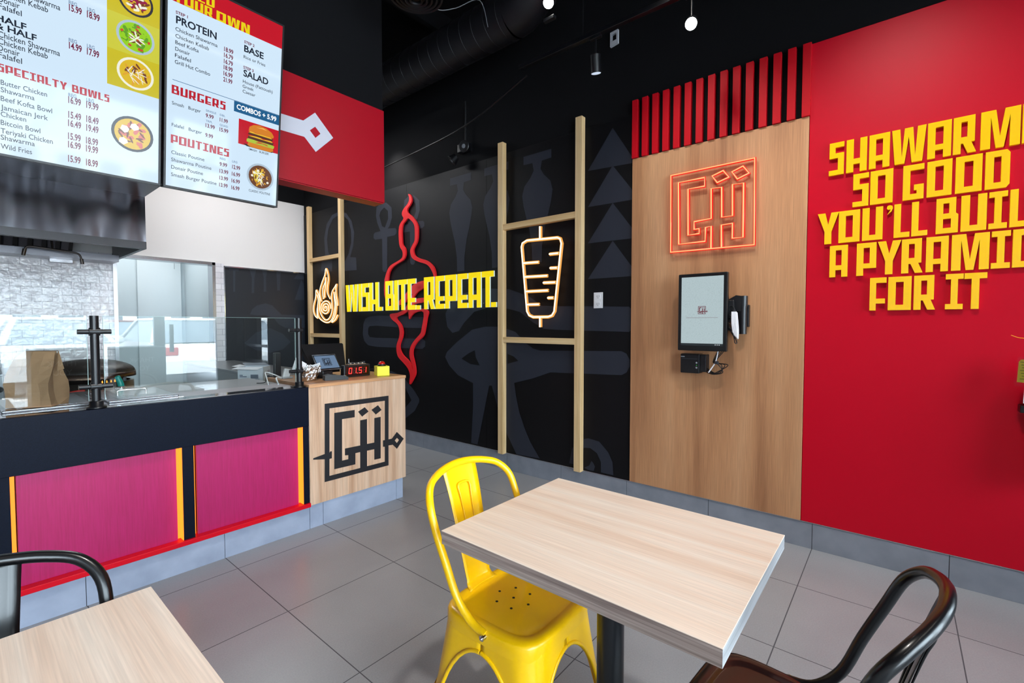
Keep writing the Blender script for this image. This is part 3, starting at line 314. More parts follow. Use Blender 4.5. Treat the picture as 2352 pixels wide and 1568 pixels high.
# ------------------------------------------------------------------ materials used all over
m_black_wall = mat('black_wallcovering', rgb(13, 13, 16), 0.48, spec=0.2, bump=0.03, bscale=900)
m_mural = mat('mural_grey', rgb(44, 47, 57), 0.5, spec=0.2)
m_black_paint = mat('black_paint', rgb(10, 10, 13), 0.85, spec=0.2)
m_deck = mat('black_deck_paint', rgb(10, 10, 13), 0.8, spec=0.2)
m_red = mat('red_paint', rgb(192, 0, 32), 0.42, spec=0.2, bump=0.02, bscale=700)
m_red_slat = mat('red_slat_paint', rgb(188, 4, 24), 0.5, spec=0.2)
m_white_wall = mat('white_wall_paint', rgb(226, 222, 220), 0.6)
m_oak = wood('oak_panel', (rgb(146, 94, 60), rgb(192, 138, 96), rgb(208, 158, 116)), 4.5, 0.28, 'z', 0.5, 0.2)
m_oak_counter = wood('oak_counter_front', (rgb(186, 144, 112), rgb(212, 174, 144), rgb(226, 196, 170)), 16, 0.7, 'z', 0.5, 0.22)
m_oak_top = wood('oak_counter_top', (rgb(176, 122, 82), rgb(200, 146, 102), rgb(214, 164, 120)), 14, 0.8, 'x', 0.35, 0.25)
m_pine = wood('pine_stud', (rgb(212, 172, 118), rgb(230, 194, 142), rgb(238, 210, 164)), 22, 0.8, 'z', 0.55, 0.14)
m_table = wood('pale_laminate', (rgb(238, 206, 182), rgb(246, 221, 201), rgb(251, 234, 218)), 16, 0.55, 'y', 0.4, 0.12, 0.03)
m_table_edge = wood('grey_wood_edge', (rgb(140, 118, 110), rgb(178, 156, 146), rgb(202, 184, 172)), 70, 2.2, 'y', 0.55, 0.3)
m_table_edge_x = wood('daylit_wood_edge_end', (rgb(150, 150, 152), rgb(172, 172, 174), rgb(190, 190, 190)), 70, 2.2, 'x', 0.55, 0.2)  # cooler copy of the edge wood; blue window light put into its colour
m_steel = mat('stainless_steel', rgb(178, 178, 182), 0.24, 1.0)
m_steel_brush = mat('brushed_steel', rgb(168, 168, 172), 0.34, 1.0, bump=0.02, bscale=300)
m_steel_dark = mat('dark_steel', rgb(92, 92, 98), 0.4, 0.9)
m_chrome = mat('chrome', rgb(205, 205, 210), 0.12, 1.0)
m_blk = mat('black_powder_coat', rgb(14, 15, 19), 0.32)
m_blk_gloss = mat('black_gloss_paint', rgb(9, 9, 12), 0.28, coat=0.15)
m_blk_plastic = mat('black_plastic', rgb(17, 17, 20), 0.42)
m_gry_plastic = mat('dark_grey_plastic', rgb(48, 50, 56), 0.5)
m_white_plastic = mat('white_plastic', rgb(228, 228, 232), 0.4)
m_glass = glass_mat('clear_glass')
m_conc = mat('exterior_asphalt', rgb(150, 150, 155), 0.9)

def tile_mat(name, px, py, ox, oy, gw, c_tile, c_grout, rough=0.4, var=0.06):
    m = mat(name, c_tile, rough, spec=0.5); N, L, b = nodes(m)
    tc = N.new('ShaderNodeTexCoord'); sx = N.new('ShaderNodeSeparateXYZ'); L.new(tc.outputs['Object'], sx.inputs[0])
    def mth(op, a, bb=None):
        n = N.new('ShaderNodeMath'); n.operation = op
        for i, v in ((0, a), (1, bb)):
            if v is None: continue
            if isinstance(v, (int, float)): n.inputs[i].default_value = v
            else: L.new(v, n.inputs[i])
        return n.outputs[0]
    masks = []; ids = []
    for ax, p, o in ((0, px, ox), (1, py, oy)):
        t = mth('DIVIDE', mth('SUBTRACT', sx.outputs[ax], o), p); ids.append(mth('FLOOR', t))
        fr = mth('ABSOLUTE', mth('SUBTRACT', mth('FRACT', t), 0.5)); masks.append(mth('GREATER_THAN', fr, 0.5-gw/p/2))
    g = mth('MAXIMUM', masks[0], masks[1])
    cx = N.new('ShaderNodeCombineXYZ'); L.new(ids[0], cx.inputs[0]); L.new(ids[1], cx.inputs[1])
    wn = N.new('ShaderNodeTexWhiteNoise'); wn.noise_dimensions = '3D'; L.new(cx.outputs[0], wn.inputs[0])
    n1 = N.new('ShaderNodeTexNoise'); n1.inputs['Scale'].default_value = 2.6; n1.inputs['Detail'].default_value = 8; n1.inputs['Distortion'].default_value = 0.3
    n2 = N.new('ShaderNodeTexNoise'); n2.inputs['Scale'].default_value = 160; n2.inputs['Detail'].default_value = 2
    L.new(tc.outputs['Object'], n1.inputs['Vector']); L.new(tc.outputs['Object'], n2.inputs['Vector'])
    v = mth('ADD', mth('MULTIPLY', mth('SUBTRACT', n1.outputs['Fac'], 0.5), 0.34), mth('ADD', mth('MULTIPLY', mth('SUBTRACT', n2.outputs['Fac'], 0.5), 0.30), mth('MULTIPLY', mth('SUBTRACT', wn.outputs['Value'], 0.5), var)))
    hs = N.new('ShaderNodeHueSaturation'); hs.inputs['Color'].default_value = c_tile; L.new(mth('ADD', 1.0, v), hs.inputs['Value'])
    mx = N.new('ShaderNodeMix'); mx.data_type = 'RGBA'; L.new(g, mx.inputs['Factor']); L.new(hs.outputs[0], mx.inputs['A']); mx.inputs['B'].default_value = c_grout
    L.new(mx.outputs['Result'], b.inputs['Base Color'])
    rg = mth('ADD', rough, mth('ADD', mth('MULTIPLY', g, 0.4), mth('MULTIPLY', mth('SUBTRACT', n1.outputs['Fac'], 0.5), 0.05))); L.new(rg, b.inputs['Roughness'])
    bp = N.new('ShaderNodeBump'); bp.inputs['Strength'].default_value = 0.12; bp.inputs['Distance'].default_value = 0.002
    L.new(mth('SUBTRACT', n2.outputs['Fac'], g), bp.inputs['Height']); L.new(bp.outputs['Normal'], b.inputs['Normal'])
    return m
m_floor = tile_mat('grey_stone_floor_tile', 0.5925, 0.5995, 0.971, 0.371, 0.0045, rgb(146, 146, 148), rgb(74, 74, 78), 0.3)
m_base_tile = mat('grey_stone_skirting_tile', rgb(132, 136, 146), 0.5); noise_tint(m_base_tile, [(0.3, rgb(122, 126, 136)), (0.7, rgb(136, 140, 150))], 9, 8)
m_joint = mat('dark_joint', rgb(52, 54, 58), 0.8)

# ------------------------------------------------------------------ floor, ceiling, walls
b = MB(); b.quad([(-3.6, -3.2, 0), (XW, -3.2, 0), (XW, 9.2, 0), (-3.6, 9.2, 0)]); struct('floor', b, m_floor)
b = MB(); b.quad([(-3.6, -3.2, 4.3), (XW, -3.2, 4.3), (XW, 9.2, 4.3), (-3.6, 9.2, 4.3)])
for i in range(9):
    y = -2.6+i*1.2; b.box((-3.6, y, 4.12), (XW, y+0.05, 4.3))
struct('ceiling', b, m_deck)

wr = MB()
for a, c in (((XW, -1.92, 0), (XW+0.12, 9.2, 4.3)), ((XW, -3.3, 0), (XW+0.12, -2.92, 4.3)), ((XW, -2.92, 0), (XW+0.12, -1.92, 0.7)), ((XW, -2.92, 2.7), (XW+0.12, -1.92, 4.3))): wr.box(a, c, 0)
wr.box((XW-0.004, 1.54, 0.15), (XW, YK, 2.906), 1)                  # wallcovering up to its top seam
for sh in D['mural']:
    wr.prism([[p for p in l] for l in sh], onwall, None, 0.0055, 2)
for cy in (2.4325, 2.906, 3.38):
    prof = D['vase']; pts = [(cy+h, z) for h, z in prof]+[(cy-h, z) for h, z in prof[::-1]]
    wr.prism([pts], onwall, None, 0.0055, 2)
for y in (3.03, 4.24, 5.45): wr.box((XW-0.0046, y-0.0012, 0.155), (XW-0.003, y+0.0012, 2.9), 0)     # seams between widths
struct('wall_right', wr, [m_black_paint, m_black_wall, m_mural])
b = MB(); b.bbox((XW-0.014, -0.9, 0.16), (XW, 0.43, 2.982), 0.002); struct('wall_right_red', b, m_red)

b = MB()
ys = [0.371+0.5995*k for k in range(-5, 11)]
for y0, y1 in zip(ys[:-1], ys[1:]): b.bbox((XW-0.012, y0+0.0015, 0), (XW-0.001, y1-0.0015, 0.156), 0.001, 0)
b.box((XW-0.009, -2.6, 0), (XW-0.001, 6.3, 0.154), 1)
struct('baseboard_right', b, [m_base_tile, m_joint])
b = MB(); b.box((XW-0.016, -2.6, 0.1565), (XW-0.001, 6.3, 0.1605)); struct('trim_1', b, m_chrome)

# kitchen back wall with a door opening and a passage opening
m_sub = mat('white_glazed_subway_tile', rgb(226, 224, 228), 0.12, coat=0.3)
N, L, bs = nodes(m_sub)
tc = N.new('ShaderNodeTexCoord'); mp = N.new('ShaderNodeMapping'); br = N.new('ShaderNodeTexBrick'); sp = N.new('ShaderNodeSeparateXYZ'); cb = N.new('ShaderNodeCombineXYZ')
L.new(tc.outputs['Object'], sp.inputs[0]); L.new(sp.outputs[0], cb.inputs[0]); L.new(sp.outputs[2], cb.inputs[1])
L.new(cb.outputs[0], br.inputs['Vector'])
br.inputs['Scale'].default_value = 1; br.inputs['Brick Width'].default_value = 0.146; br.inputs['Row Height'].default_value = 0.0715; br.inputs['Mortar Size'].default_value = 0.002
br.inputs['Color1'].default_value = rgb(228, 226, 230); br.inputs['Color2'].default_value = rgb(212, 209, 214); br.inputs['Mortar'].default_value = rgb(158, 156, 163); br.inputs['Bias'].default_value = 0
L.new(br.outputs['Color'], bs.inputs['Base Color'])
nz = N.new('ShaderNodeTexNoise'); nz.inputs['Scale'].default_value = 16; nz.inputs['Detail'].default_value = 2; L.new(tc.outputs['Object'], nz.inputs['Vector'])
ad = N.new('ShaderNodeMath'); ad.operation = 'MULTIPLY_ADD'; ad.inputs[1].default_value = -1.2; L.new(br.outputs['Fac'], ad.inputs[0]); L.new(nz.outputs['Fac'], ad.inputs[2])
bp = N.new('ShaderNodeBump'); bp.inputs['Strength'].default_value = 0.6; bp.inputs['Distance'].default_value = 0.014; L.new(ad.outputs[0], bp.inputs['Height']); L.new(bp.outputs['Normal'], bs.inputs['Normal'])

b = MB()
DL, DR, DT = 1.14, 2.115, 2.115
PL, PT = 2.225, 2.08
Y2 = YK+0.14
b.box((-3.6, YK, 0), (DL, Y2, DT), 1); b.box((DR, YK, 0), (PL, Y2, DT), 1)
b.box((-3.6, YK, DT), (XW, Y2, 3.045), 0); b.box((PL, YK, PT), (XW, Y2, DT), 0)
b.box((-3.6, YK, 3.045), (XW, Y2, 4.3), 2)
struct('wall_back', b, [m_white_wall, m_sub, m_black_paint])
b = MB()
for a, c in (((DL-0.006, YK-0.02, 0), (DL+0.028, Y2, DT)), ((DR-0.028, YK-0.02, 0), (DR+0.006, Y2, DT)), ((DL-0.006, YK-0.02, DT-0.03), (DR+0.006, Y2, DT+0.006))): b.box(a, c)
struct('door_frame_1', b, m_steel)
b = MB(); b.box((PL-0.004, YK-0.008, PT-0.004), (XW-0.005, YK+0.02, PT+0.01)); b.box((PL-0.006, YK-0.008, 0), (PL+0.006, YK+0.02, PT+0.01)); struct('trim_2', b, m_chrome)
# passage and the room behind
m_pale = mat('pale_grey_hall_paint', rgb(196, 208, 212), 0.55)
b = MB(); b.box((-0.4, 8.0, 0), (DR+0.06, 8.1, 4.3), 0); b.box((DR+0.06, Y2, 0), (PL-0.02, 8.9, 4.3), 0); b.box((-0.5, Y2, 0), (-0.4, 8.1, 4.3), 0); b.box((-0.5, Y2, 2.9), (DR+0.06, 8.1, 3.0), 0)
struct('wall_hall', b, m_pale)
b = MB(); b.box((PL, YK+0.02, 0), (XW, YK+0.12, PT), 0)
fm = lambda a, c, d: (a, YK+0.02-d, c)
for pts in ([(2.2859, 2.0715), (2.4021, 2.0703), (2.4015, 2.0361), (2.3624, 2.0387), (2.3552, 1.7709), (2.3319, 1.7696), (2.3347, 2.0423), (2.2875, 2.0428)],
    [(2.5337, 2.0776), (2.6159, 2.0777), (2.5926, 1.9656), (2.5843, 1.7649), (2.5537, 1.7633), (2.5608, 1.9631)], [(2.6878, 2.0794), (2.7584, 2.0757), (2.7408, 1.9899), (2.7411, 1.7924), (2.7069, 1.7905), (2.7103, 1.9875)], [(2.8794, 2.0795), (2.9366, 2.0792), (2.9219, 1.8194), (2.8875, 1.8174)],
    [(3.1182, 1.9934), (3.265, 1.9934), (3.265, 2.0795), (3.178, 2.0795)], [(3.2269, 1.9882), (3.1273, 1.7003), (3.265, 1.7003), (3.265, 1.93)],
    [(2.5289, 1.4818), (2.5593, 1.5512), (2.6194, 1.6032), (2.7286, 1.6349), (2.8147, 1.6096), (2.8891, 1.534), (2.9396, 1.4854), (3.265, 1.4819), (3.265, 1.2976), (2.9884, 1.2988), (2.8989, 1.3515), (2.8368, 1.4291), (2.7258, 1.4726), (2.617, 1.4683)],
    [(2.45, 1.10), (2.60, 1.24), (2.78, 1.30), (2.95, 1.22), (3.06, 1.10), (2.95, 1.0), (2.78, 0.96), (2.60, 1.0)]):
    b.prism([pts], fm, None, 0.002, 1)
struct('wall_passage', b, [mat('daylit_black_wallcovering', rgb(20, 24, 33), 0.5), mat('daylit_mural_grey', rgb(38, 44, 56), 0.5)])  # same black print as the side wall; bluish daylight put into both colours
# door leaf at the end of the hall
t = thing('hall_door', 'pale grey flush door with an overhead closer, beyond the steel-framed kitchen doorway', 'door', (1.9, 7.97, 0)); t['kind'] = 'structure'; t.name = 'door_1'
b = MB(); b.bbox((1.62, 7.945, 0.01), (2.12, 7.985, 2.6), 0.003); build('door_leaf', b, mat('pale_door_paint', rgb(204, 213, 216), 0.5), t)
b = MB(); b.box((1.86, 7.90, 2.30), (2.02, 7.945, 2.34)); b.box((2.0, 7.80, 2.315), (2.012, 7.945, 2.325)); b.box((2.002, 7.80, 2.12), (2.012, 7.81, 2.325)); build('door_closer', b, mat('grey_closer', rgb(170, 176, 180), 0.4), t)

# far side of the dining room: left wall and glazed shop front behind the camera
b = MB(); b.box((-3.7, -3.3, 0), (-3.6, 9.2, 4.3)); struct('wall_left', b, m_white_wall)
YF = -3.2
b = MB(); b.box((-3.6, YF-0.12, 3.05), (XW, YF, 4.3), 0); b.box((-3.6, YF-0.12, 0), (XW, YF, 0.08), 0); b.box((3.05, YF-0.12, 0), (XW, YF, 3.05), 0)
struct('wall_front', b, m_black_paint)
m_alu = mat('grey_aluminium_frame', rgb(120, 128, 134), 0.4, 0.6)
xs = [-3.6, -2.3, -1.0, 0.35, 2.12, 3.05]
for i, (x0, x1) in enumerate(zip(xs[:-1], xs[1:])):
    b = MB(); f = 0.05 if i != 4 else 0.09
    b.box((x0, YF-0.1, 0.08), (x0+f, YF-0.02, 3.05)); b.box((x1-f, YF-0.1, 0.08), (x1, YF-0.02, 3.05)); b.box((x0+f, YF-0.1, 0.08), (x1-f, YF-0.02, 0.2)); b.box((x0+f, YF-0.1, 2.95), (x1-f, YF-0.02, 3.05))
    if i == 4: b.box((x0+f, YF-0.1, 2.3), (x1-f, YF-0.02, 2.4)); b.box((x0+0.14, YF, 0.9), (x0+0.19, YF+0.05, 1.35))
    o = struct('door_2' if i == 4 else f'window_{i+1}', b, m_alu)
    g = MB(); g.quad([(x0+f, YF-0.06, 0.2), (x1-f, YF-0.06, 0.2), (x1-f, YF-0.06, 2.95), (x0+f, YF-0.06, 2.95)]); build('window_pane', g, m_glass, o)

b = MB()
for a, c in (((XW+0.02, -2.92, 0.7), (XW+0.1, -2.86, 2.7)), ((XW+0.02, -1.98, 0.7), (XW+0.1, -1.92, 2.7)), ((XW+0.02, -2.86, 0.7), (XW+0.1, -1.98, 0.75)), ((XW+0.02, -2.86, 2.64), (XW+0.1, -1.98, 2.7)), ((XW+0.02, -2.86, 0.97), (XW+0.1, -1.98, 1.01))): b.box(a, c)
o = struct('window_6', b, m_blk_gloss); g = MB(); g.quad([(XW+0.06, -2.86, 0.75), (XW+0.06, -1.98, 0.75), (XW+0.06, -1.98, 2.64), (XW+0.06, -2.86, 2.64)]); build('window_pane', g, m_glass, o)
# bulkhead over the counter
b = MB(); b.box((-3.6, 3.0, 2.2553), (2.0966, 3.11, 4.3), 0); b.box((-3.6, 3.11, 2.2553), (2.0966, 3.117, 2.66), 1); struct('trim_3', b, [m_black_paint, mat('hood_reflector_board', rgb(190, 190, 196), 0.7)])  # pale strip on the unseen back, added to brighten the hood's reflection

# ------------------------------------------------------------------ things on the right wall
o = MB(); o.bbox((XW-0.022, 0.432, 0.162), (XW-0.0065, 1.5425, 2.566), 0.0015)
setp(build('oak_cladding', o, m_oak), 'tall oak veneer panel on the wall behind the wall-mounted ordering screen', 'wall panel')
ORD = ['first', 'second', 'third', 'fourth', 'fifth', 'sixth', 'seventh', 'eighth', 'ninth', 'tenth', 'eleventh', 'twelfth', 'thirteenth', 'fourteenth', 'fifteenth']
sl = MB(); sl.bbox((XW-0.036, -0.0215, 2.567), (XW-0.001, 0.0215, 2.986), 0.0015); slat0 = build('red_slat', sl, m_red_slat)
for i in range(15):
    c = slat0 if i == 0 else slat0.copy()
    if i: COL.objects.link(c)
    c.location.y = 1.5205-i*0.0766
    nm = 'black mural' if i == 0 else ('plain red wall' if i == 14 else None)
    setp(c, f'red slat above the oak panel beside the {nm}' if nm else f'upright red slat above the oak panel, {ORD[i]} counted from the black mural', 'slat', 'red slats above the oak panel')

def timber_frame(label, ya, yb, bars):
    """two studs against the wall and two short bars between them; ya > yb are the studs' outer edges"""
    t = thing('timber_frame', label, 'frame', (XW-0.03, (ya+yb)/2, 0.157), 'pine timber frames around the glowing signs')
    for y in (ya-0.06, yb):
        m = MB(); m.bbox((XW-0.058, y, 0.15), (XW-0.0065, y+0.06, 2.99), 0.0015); build('stud', m, m_pine, t)
    for z in bars:
        m = MB(); m.bbox((XW-0.055, yb+0.06, z-0.05), (XW-0.0065, ya-0.06, z), 0.0015); build('crossbar', m, wood('pine_bar', (rgb(210, 168, 112), rgb(228, 190, 136), rgb(236, 206, 158)), 22, 0.8, 'y', 0.55, 0.14), t)
    return t
timber_frame('pine frame around the glowing flame sign, nearest the kitchen', 6.415, 5.525, (2.265, 1.225))
timber_frame('pine frame around the glowing meat-skewer sign, beside the wall outlet', 2.845-0.005, 1.955, (2.252, 1.232))

# neon signs
m_neon_w = emit_mat('warm_white_neon', rgb(255, 226, 178), 2.6, 0.4)
m_neon_r = emit_mat('red_neon_core', rgb(255, 140, 90), 2.0, 0.4)
m_neon_edge = emit_mat('red_neon_jacket', rgb(255, 30, 18), 0.85, 0.4)
m_amber = emit_mat('amber_neon_jacket', rgb(255, 176, 84), 0.75, 0.4)
m_clear = glass_mat('clear_acrylic', 1.3)
def neon(name, label, lines, d, r, core, jacket, smooth, closed=None):
    t = thing(name, label, 'neon sign', (XW-d, sum(p[0] for l in lines for p in l)/sum(len(l) for l in lines), min(p[1] for l in lines for p in l)))
    for i, l in enumerate(lines):
        cl = bool(closed and closed[i])
        P = [(XW-d, y, z) for y, z in l]
        if smooth: P = catmull(P, 5, cl)
        m = MB(); m.tube([(x, y, z) for x, y, z in P], r*1.4, 8, 0, cl); build('tube_jacket', m, jacket, t)
        m = MB(); m.tube([(x-r*0.95, y, z) for x, y, z in P], r*0.68, 8, 0, cl); build('glowing_tube', m, core, t)
    for l in lines:
        for p in l[::max(1, len(l)//2)]: m = MB(); m.cyl((XW-d, p[0], p[1]), (XW-0.0065 if name != 'neon_logo_sign' else XW-0.0225, p[0], p[1]), 0.003, n=8); build('standoff', m, m_chrome, t)
    return t
neon('neon_flame_sign', 'glowing warm white flame sign in the pine frame beside the yellow lettering', D['flame'], 0.05, 0.0088, m_neon_w, m_amber, True)
neon('neon_skewer_sign', 'glowing warm white sign of a meat cone on a vertical spit', D['skewer'], 0.05, 0.0105, m_neon_w, m_amber, False)
neon('neon_logo_sign', 'glowing red square outline sign with angular letters on the oak panel', [l for l, c in D['neonGH']], 0.045, 0.0076, m_neon_r, m_neon_edge, False, [c for l, c in D['neonGH']])

# chilli outline
t = thing('chilli_outline', 'large red cut-out outline of a chilli pepper behind the yellow lettering', 'wall decoration', (XW-0.03, 4.2, 1.0))
m_chi = mat('red_cutout', rgb(226, 26, 34), 0.4)
for nm, l in zip(('upper_outline', 'middle_flame', 'lower_outline'), D['chili']):
    m = MB(); m.prism([[tuple(p)[:2] for p in catmull([(a, c, 0) for a, c in l], 3, True)]], onwall, 0.012, 0.03); build(nm, m, m_chi, t)
for y, z in (D['chili'][0][8], D['chili'][0][34], D['chili'][2][8], D['chili'][1][6]): m = MB(); m.cyl((XW-0.0065, y, z), (XW-0.0125, y, z), 0.006, n=8); build('standoff', m, m_chrome, t)

# halo-lit lettering
m_yel = mat('yellow_acrylic_face', rgb(255, 224, 0), 0.35, emit=rgb(255, 220, 0), es=0.36)
m_edge = emit_mat('lit_letter_side', rgb(226, 246, 232), 0.62)
t = thing('lit_letter_sign', 'glowing yellow block lettering across the black mural between the two pine frames', 'sign', (XW-0.05, 4.2, 1.5))
for ch, y0, y1, z0, z1 in D['wish']:
    m = MB(); glyph_into(m, ch, y0, y1, z0, z1, onwall, 0.06, 0.0748, 1, 1); glyph_into(m, ch, y0, y1, z0, z1, onwall, None, 0.0752, 0)
    build('letter' if ch != '.' else 'full_stop', m, [m_yel, m_edge], t, fix=False)
for ch, y0, y1, z0, z1 in D['wish']:
    m = MB(); m.cyl((XW-0.006, (y0*0.9+y1*0.1), z0+(z1-z0)*0.12), (XW-0.061, (y0*0.9+y1*0.1), z0+(z1-z0)*0.12), 0.004, n=6); build('standoff', m, m_chrome, t)

# slogan on the red wall
m_slo = mat('yellow_gloss_letter', rgb(255, 198, 0), 0.22, coat=0.3)
t = thing('slogan_sign', 'five lines of raised glossy yellow block letters on the red wall', 'sign', (XW-0.02, -0.1, 1.42))
for line in D['slogan']:
    for ch, y0, y1, z0, z1 in line:
        m = MB(); glyph_into(m, ch, y0, y1, z0, z1, onwall, 0.0145, 0.034); build('letter' if ch != "'" else 'apostrophe', m, m_slo, t)

# outlet
t = thing('wall_outlet', 'white wall outlet plate on the black mural between pine stud and oak panel', 'outlet', (XW-0.006, 1.826, 1.47))
m = MB(); m.bbox((XW-0.0115, 1.786, 1.474), (XW-0.0062, 1.866, 1.598), 0.002); build('cover_plate', m, m_white_plastic, t)
for z in (1.506, 1.566):
    m = MB(); m.bbox((XW-0.0145, 1.806, z-0.018), (XW-0.0115, 1.846, z+0.018), 0.001, 0)
    m.box((XW-0.0149, 1.815, z-0.006), (XW-0.0144, 1.8175, z+0.008), 1); m.box((XW-0.0149, 1.833, z-0.006), (XW-0.0144, 1.8355, z+0.008), 1); m.cyl((XW-0.0144, 1.826, z-0.011), (XW-0.0149, 1.826, z-0.011), 0.0025, n=8, mi=1)
    build('socket', m, [m_white_plastic, m_blk_plastic], t)

# ordering kiosk
KX = XW-0.16
t = thing('ordering_kiosk', 'tall black touch screen on a wall arm against the oak panel', 'kiosk', (KX, 0.984, 1.17))
m = MB(); m.bbox((KX, 0.829, 1.173), (KX+0.035, 1.139, 1.677), 0.006); build('housing', m, m_blk_gloss, t)
m_scr = emit_mat('kiosk_display', rgb(174, 192, 196), 0.8, 0.12)
N, L, bs = nodes(m_scr); tc = N.new('ShaderNodeTexCoord'); vo = N.new('ShaderNodeTexVoronoi'); cr = N.new('ShaderNodeValToRGB'); mp = N.new('ShaderNodeMapping')
mp.inputs['Scale'].default_value = (1, 90, 150); vo.feature = 'DISTANCE_TO_EDGE'; vo.inputs['Scale'].default_value = 1.0
cr.color_ramp.elements[0].position = 0.02; cr.color_ramp.elements[0].color = rgb(168, 185, 189); cr.color_ramp.elements[1].position = 0.10; cr.color_ramp.elements[1].color = rgb(178, 196, 200)
L.new(tc.outputs['Object'], mp.inputs[0]); L.new(mp.outputs[0], vo.inputs['Vector']); L.new(vo.outputs['Distance'], cr.inputs[0]); L.new(cr.outputs[0], bs.inputs['Emission Color'])
kf = lambda a, c, d: (KX-0.0006-d, a, c)
m = MB(); m.box((KX-0.0006, 0.8525, 1.222), (KX+0.001, 1.1168, 1.655)); build('display', m, m_scr, t)
m_mar = emit_mat('maroon_screen_ink', rgb(110, 22, 44), 0.7)
def logo_into(mb, fn, ca, cb, size, d, mi=0, parts=range(6)):
    """the counter emblem scaled so that its square frame is `size` wide, centred on (ca, cb)"""
    fr = D['logo'][0][0]; x0 = min(p[0] for p in fr); x1 = max(p[0] for p in fr); z0 = min(p[1] for p in fr); z1 = max(p[1] for p in fr); k = size/(x1-x0)
    for i in parts:
        mb.prism([[(ca+(p[0]-(x0+x1)/2)*k, cb+(p[1]-(z0+z1)/2)*k) for p in l] for l in D['logo'][i]], fn, None, d+i*0.00006, mi)
m = MB(); logo_into(m, lambda a, c, d: kf(1.974-a, c, d), 0.987+0.003, 1.438, 0.049, 0.0004); m.box((KX-0.001, 0.885, 1.389), (KX-0.0006, 1.085, 1.3905))
build('screen_emblem', m, m_mar, t)
m = MB(); m.box((KX-0.001, 0.8525, 1.207), (KX+0.001, 1.1168, 1.222), 0)
for y in (0.874, 0.886, 0.898): m.box((KX-0.0014, y-0.003, 1.212), (KX-0.001, y+0.003, 1.217), 1)
build('task_bar', m, [emit_mat('screen_task_bar', rgb(44, 52, 58), 0.5), emit_mat('screen_icon', rgb(210, 220, 224), 0.7)], t)
m = MB(); m.bbox((KX+0.035, 0.80, 1.36), (KX+0.075, 1.0, 1.50), 0.006)
m.prism([[(0.85, 1.43), (0.85, 1.498), (0.795, 1.53), (0.765, 1.525), (0.765, 1.43)]], lambda a, c, d: (KX+0.06+d, a, c), 0, 0.05)
m.cyl((XW-0.07, 0.762, 1.285), (XW-0.07, 0.762, 1.52), 0.0255, n=20); m.cyl((XW-0.07, 0.762, 1.46), (XW-0.07, 0.762, 1.525), 0.029, n=20)
m.bbox((XW-0.06, 0.728, 1.33), (XW-0.023, 0.80, 1.47), 0.004); build('wall_arm', m, m_blk, t)
m = MB()
for k in range(7):
    a = random.uniform(-0.02, 0.02); s_ = k*0.004
    m.tube(catmull([(KX+0.05, 0.85, 1.44-0.02*k), (KX+0.03-s_, 0.815+a, 1.46-0.028*k), (KX+0.03, 0.79, 1.43-0.03*k+a), (KX+0.04, 0.80+a, 1.36-0.02*k), (KX+0.04, 0.84, 1.30+0.01*k)], 6), 0.003, 6)
build('black_cables', m, m_blk_plastic, t)
m = MB()
for k in range(6):
    y = 0.806-0.005*k
    m.tube(catmull([(KX+0.015, y, 1.425), (KX+0.008, y-0.003, 1.35), (KX+0.012, y-0.012, 1.285-0.006*k), (KX+0.016, y-0.014, 1.31), (KX+0.018, y-0.004, 1.42)], 6), 0.0032, 6)
build('white_cable_bundle', m, m_white_plastic, t)
t = thing('receipt_printer', 'small black receipt printer on the oak panel below the touch screen', 'printer', (XW-0.08, 1.07, 1.018))
m = MB(); m.bbox((XW-0.1, 1.015, 1.018), (XW-0.0225, 1.141, 1.148), 0.006); m.bbox((XW-0.092, 0.974, 1.03), (XW-0.0225, 1.015, 1.145), 0.004); build('housing', m, m_blk_plastic, t)
m = MB(); m.box((XW-0.1008, 1.028, 1.112), (XW-0.0995, 1.132, 1.117)); m.box((XW-0.1008, 1.0155, 1.02), (XW-0.0995, 1.0185, 1.145)); build('paper_slot', m, m_gry_plastic, t)
m = MB(); m.box((XW-0.1006, 1.112, 1.126), (XW-0.0998, 1.130, 1.131)); m.cyl((XW-0.0998, 1.134, 1.1285), (XW-0.1006, 1.134, 1.1285), 0.003, n=10); build('badge', m, mat('pale_badge', rgb(170, 174, 178), 0.4), t)
for z in (1.09, 1.057):
    m = MB(); m.cyl((XW-0.0995, 1.032, z), (XW-0.1022, 1.032, z), 0.0065, n=14); build('button', m, m_chrome, t)
m = MB(); m.box((XW-0.1008, 1.0305, 1.071), (XW-0.0995, 1.0345, 1.0745)); build('status_light', m, emit_mat('green_led', rgb(40, 230, 70), 1.0), t)
m = MB()
for k in range(4): m.tube(catmull([(XW-0.1, 0.90-0.012*k, 1.17), (XW-0.09, 0.93-0.006*k, 1.10), (XW-0.1, 0.895-0.02*k, 1.085), (XW-0.085, 0.87+0.012*k, 1.035), (XW-0.08, 0.93, 1.018+0.004*k), (XW-0.06, 0.985, 1.03+0.01*k)], 7), 0.0028, 6)
m.tube(catmull([(XW-0.11, 0.895, 1.172), (XW-0.105, 0.912, 1.10), (XW-0.1, 0.955, 1.03)], 6), 0.004, 8, 1); m.bbox((XW-0.112, 0.892, 1.088), (XW-0.094, 0.917, 1.108), 0.004, 2)
setp(build('kiosk_cables', m, [m_blk_plastic, m_white_plastic, m_gry_plastic]), 'tied black and white cables hanging beside the receipt printer', 'cable')

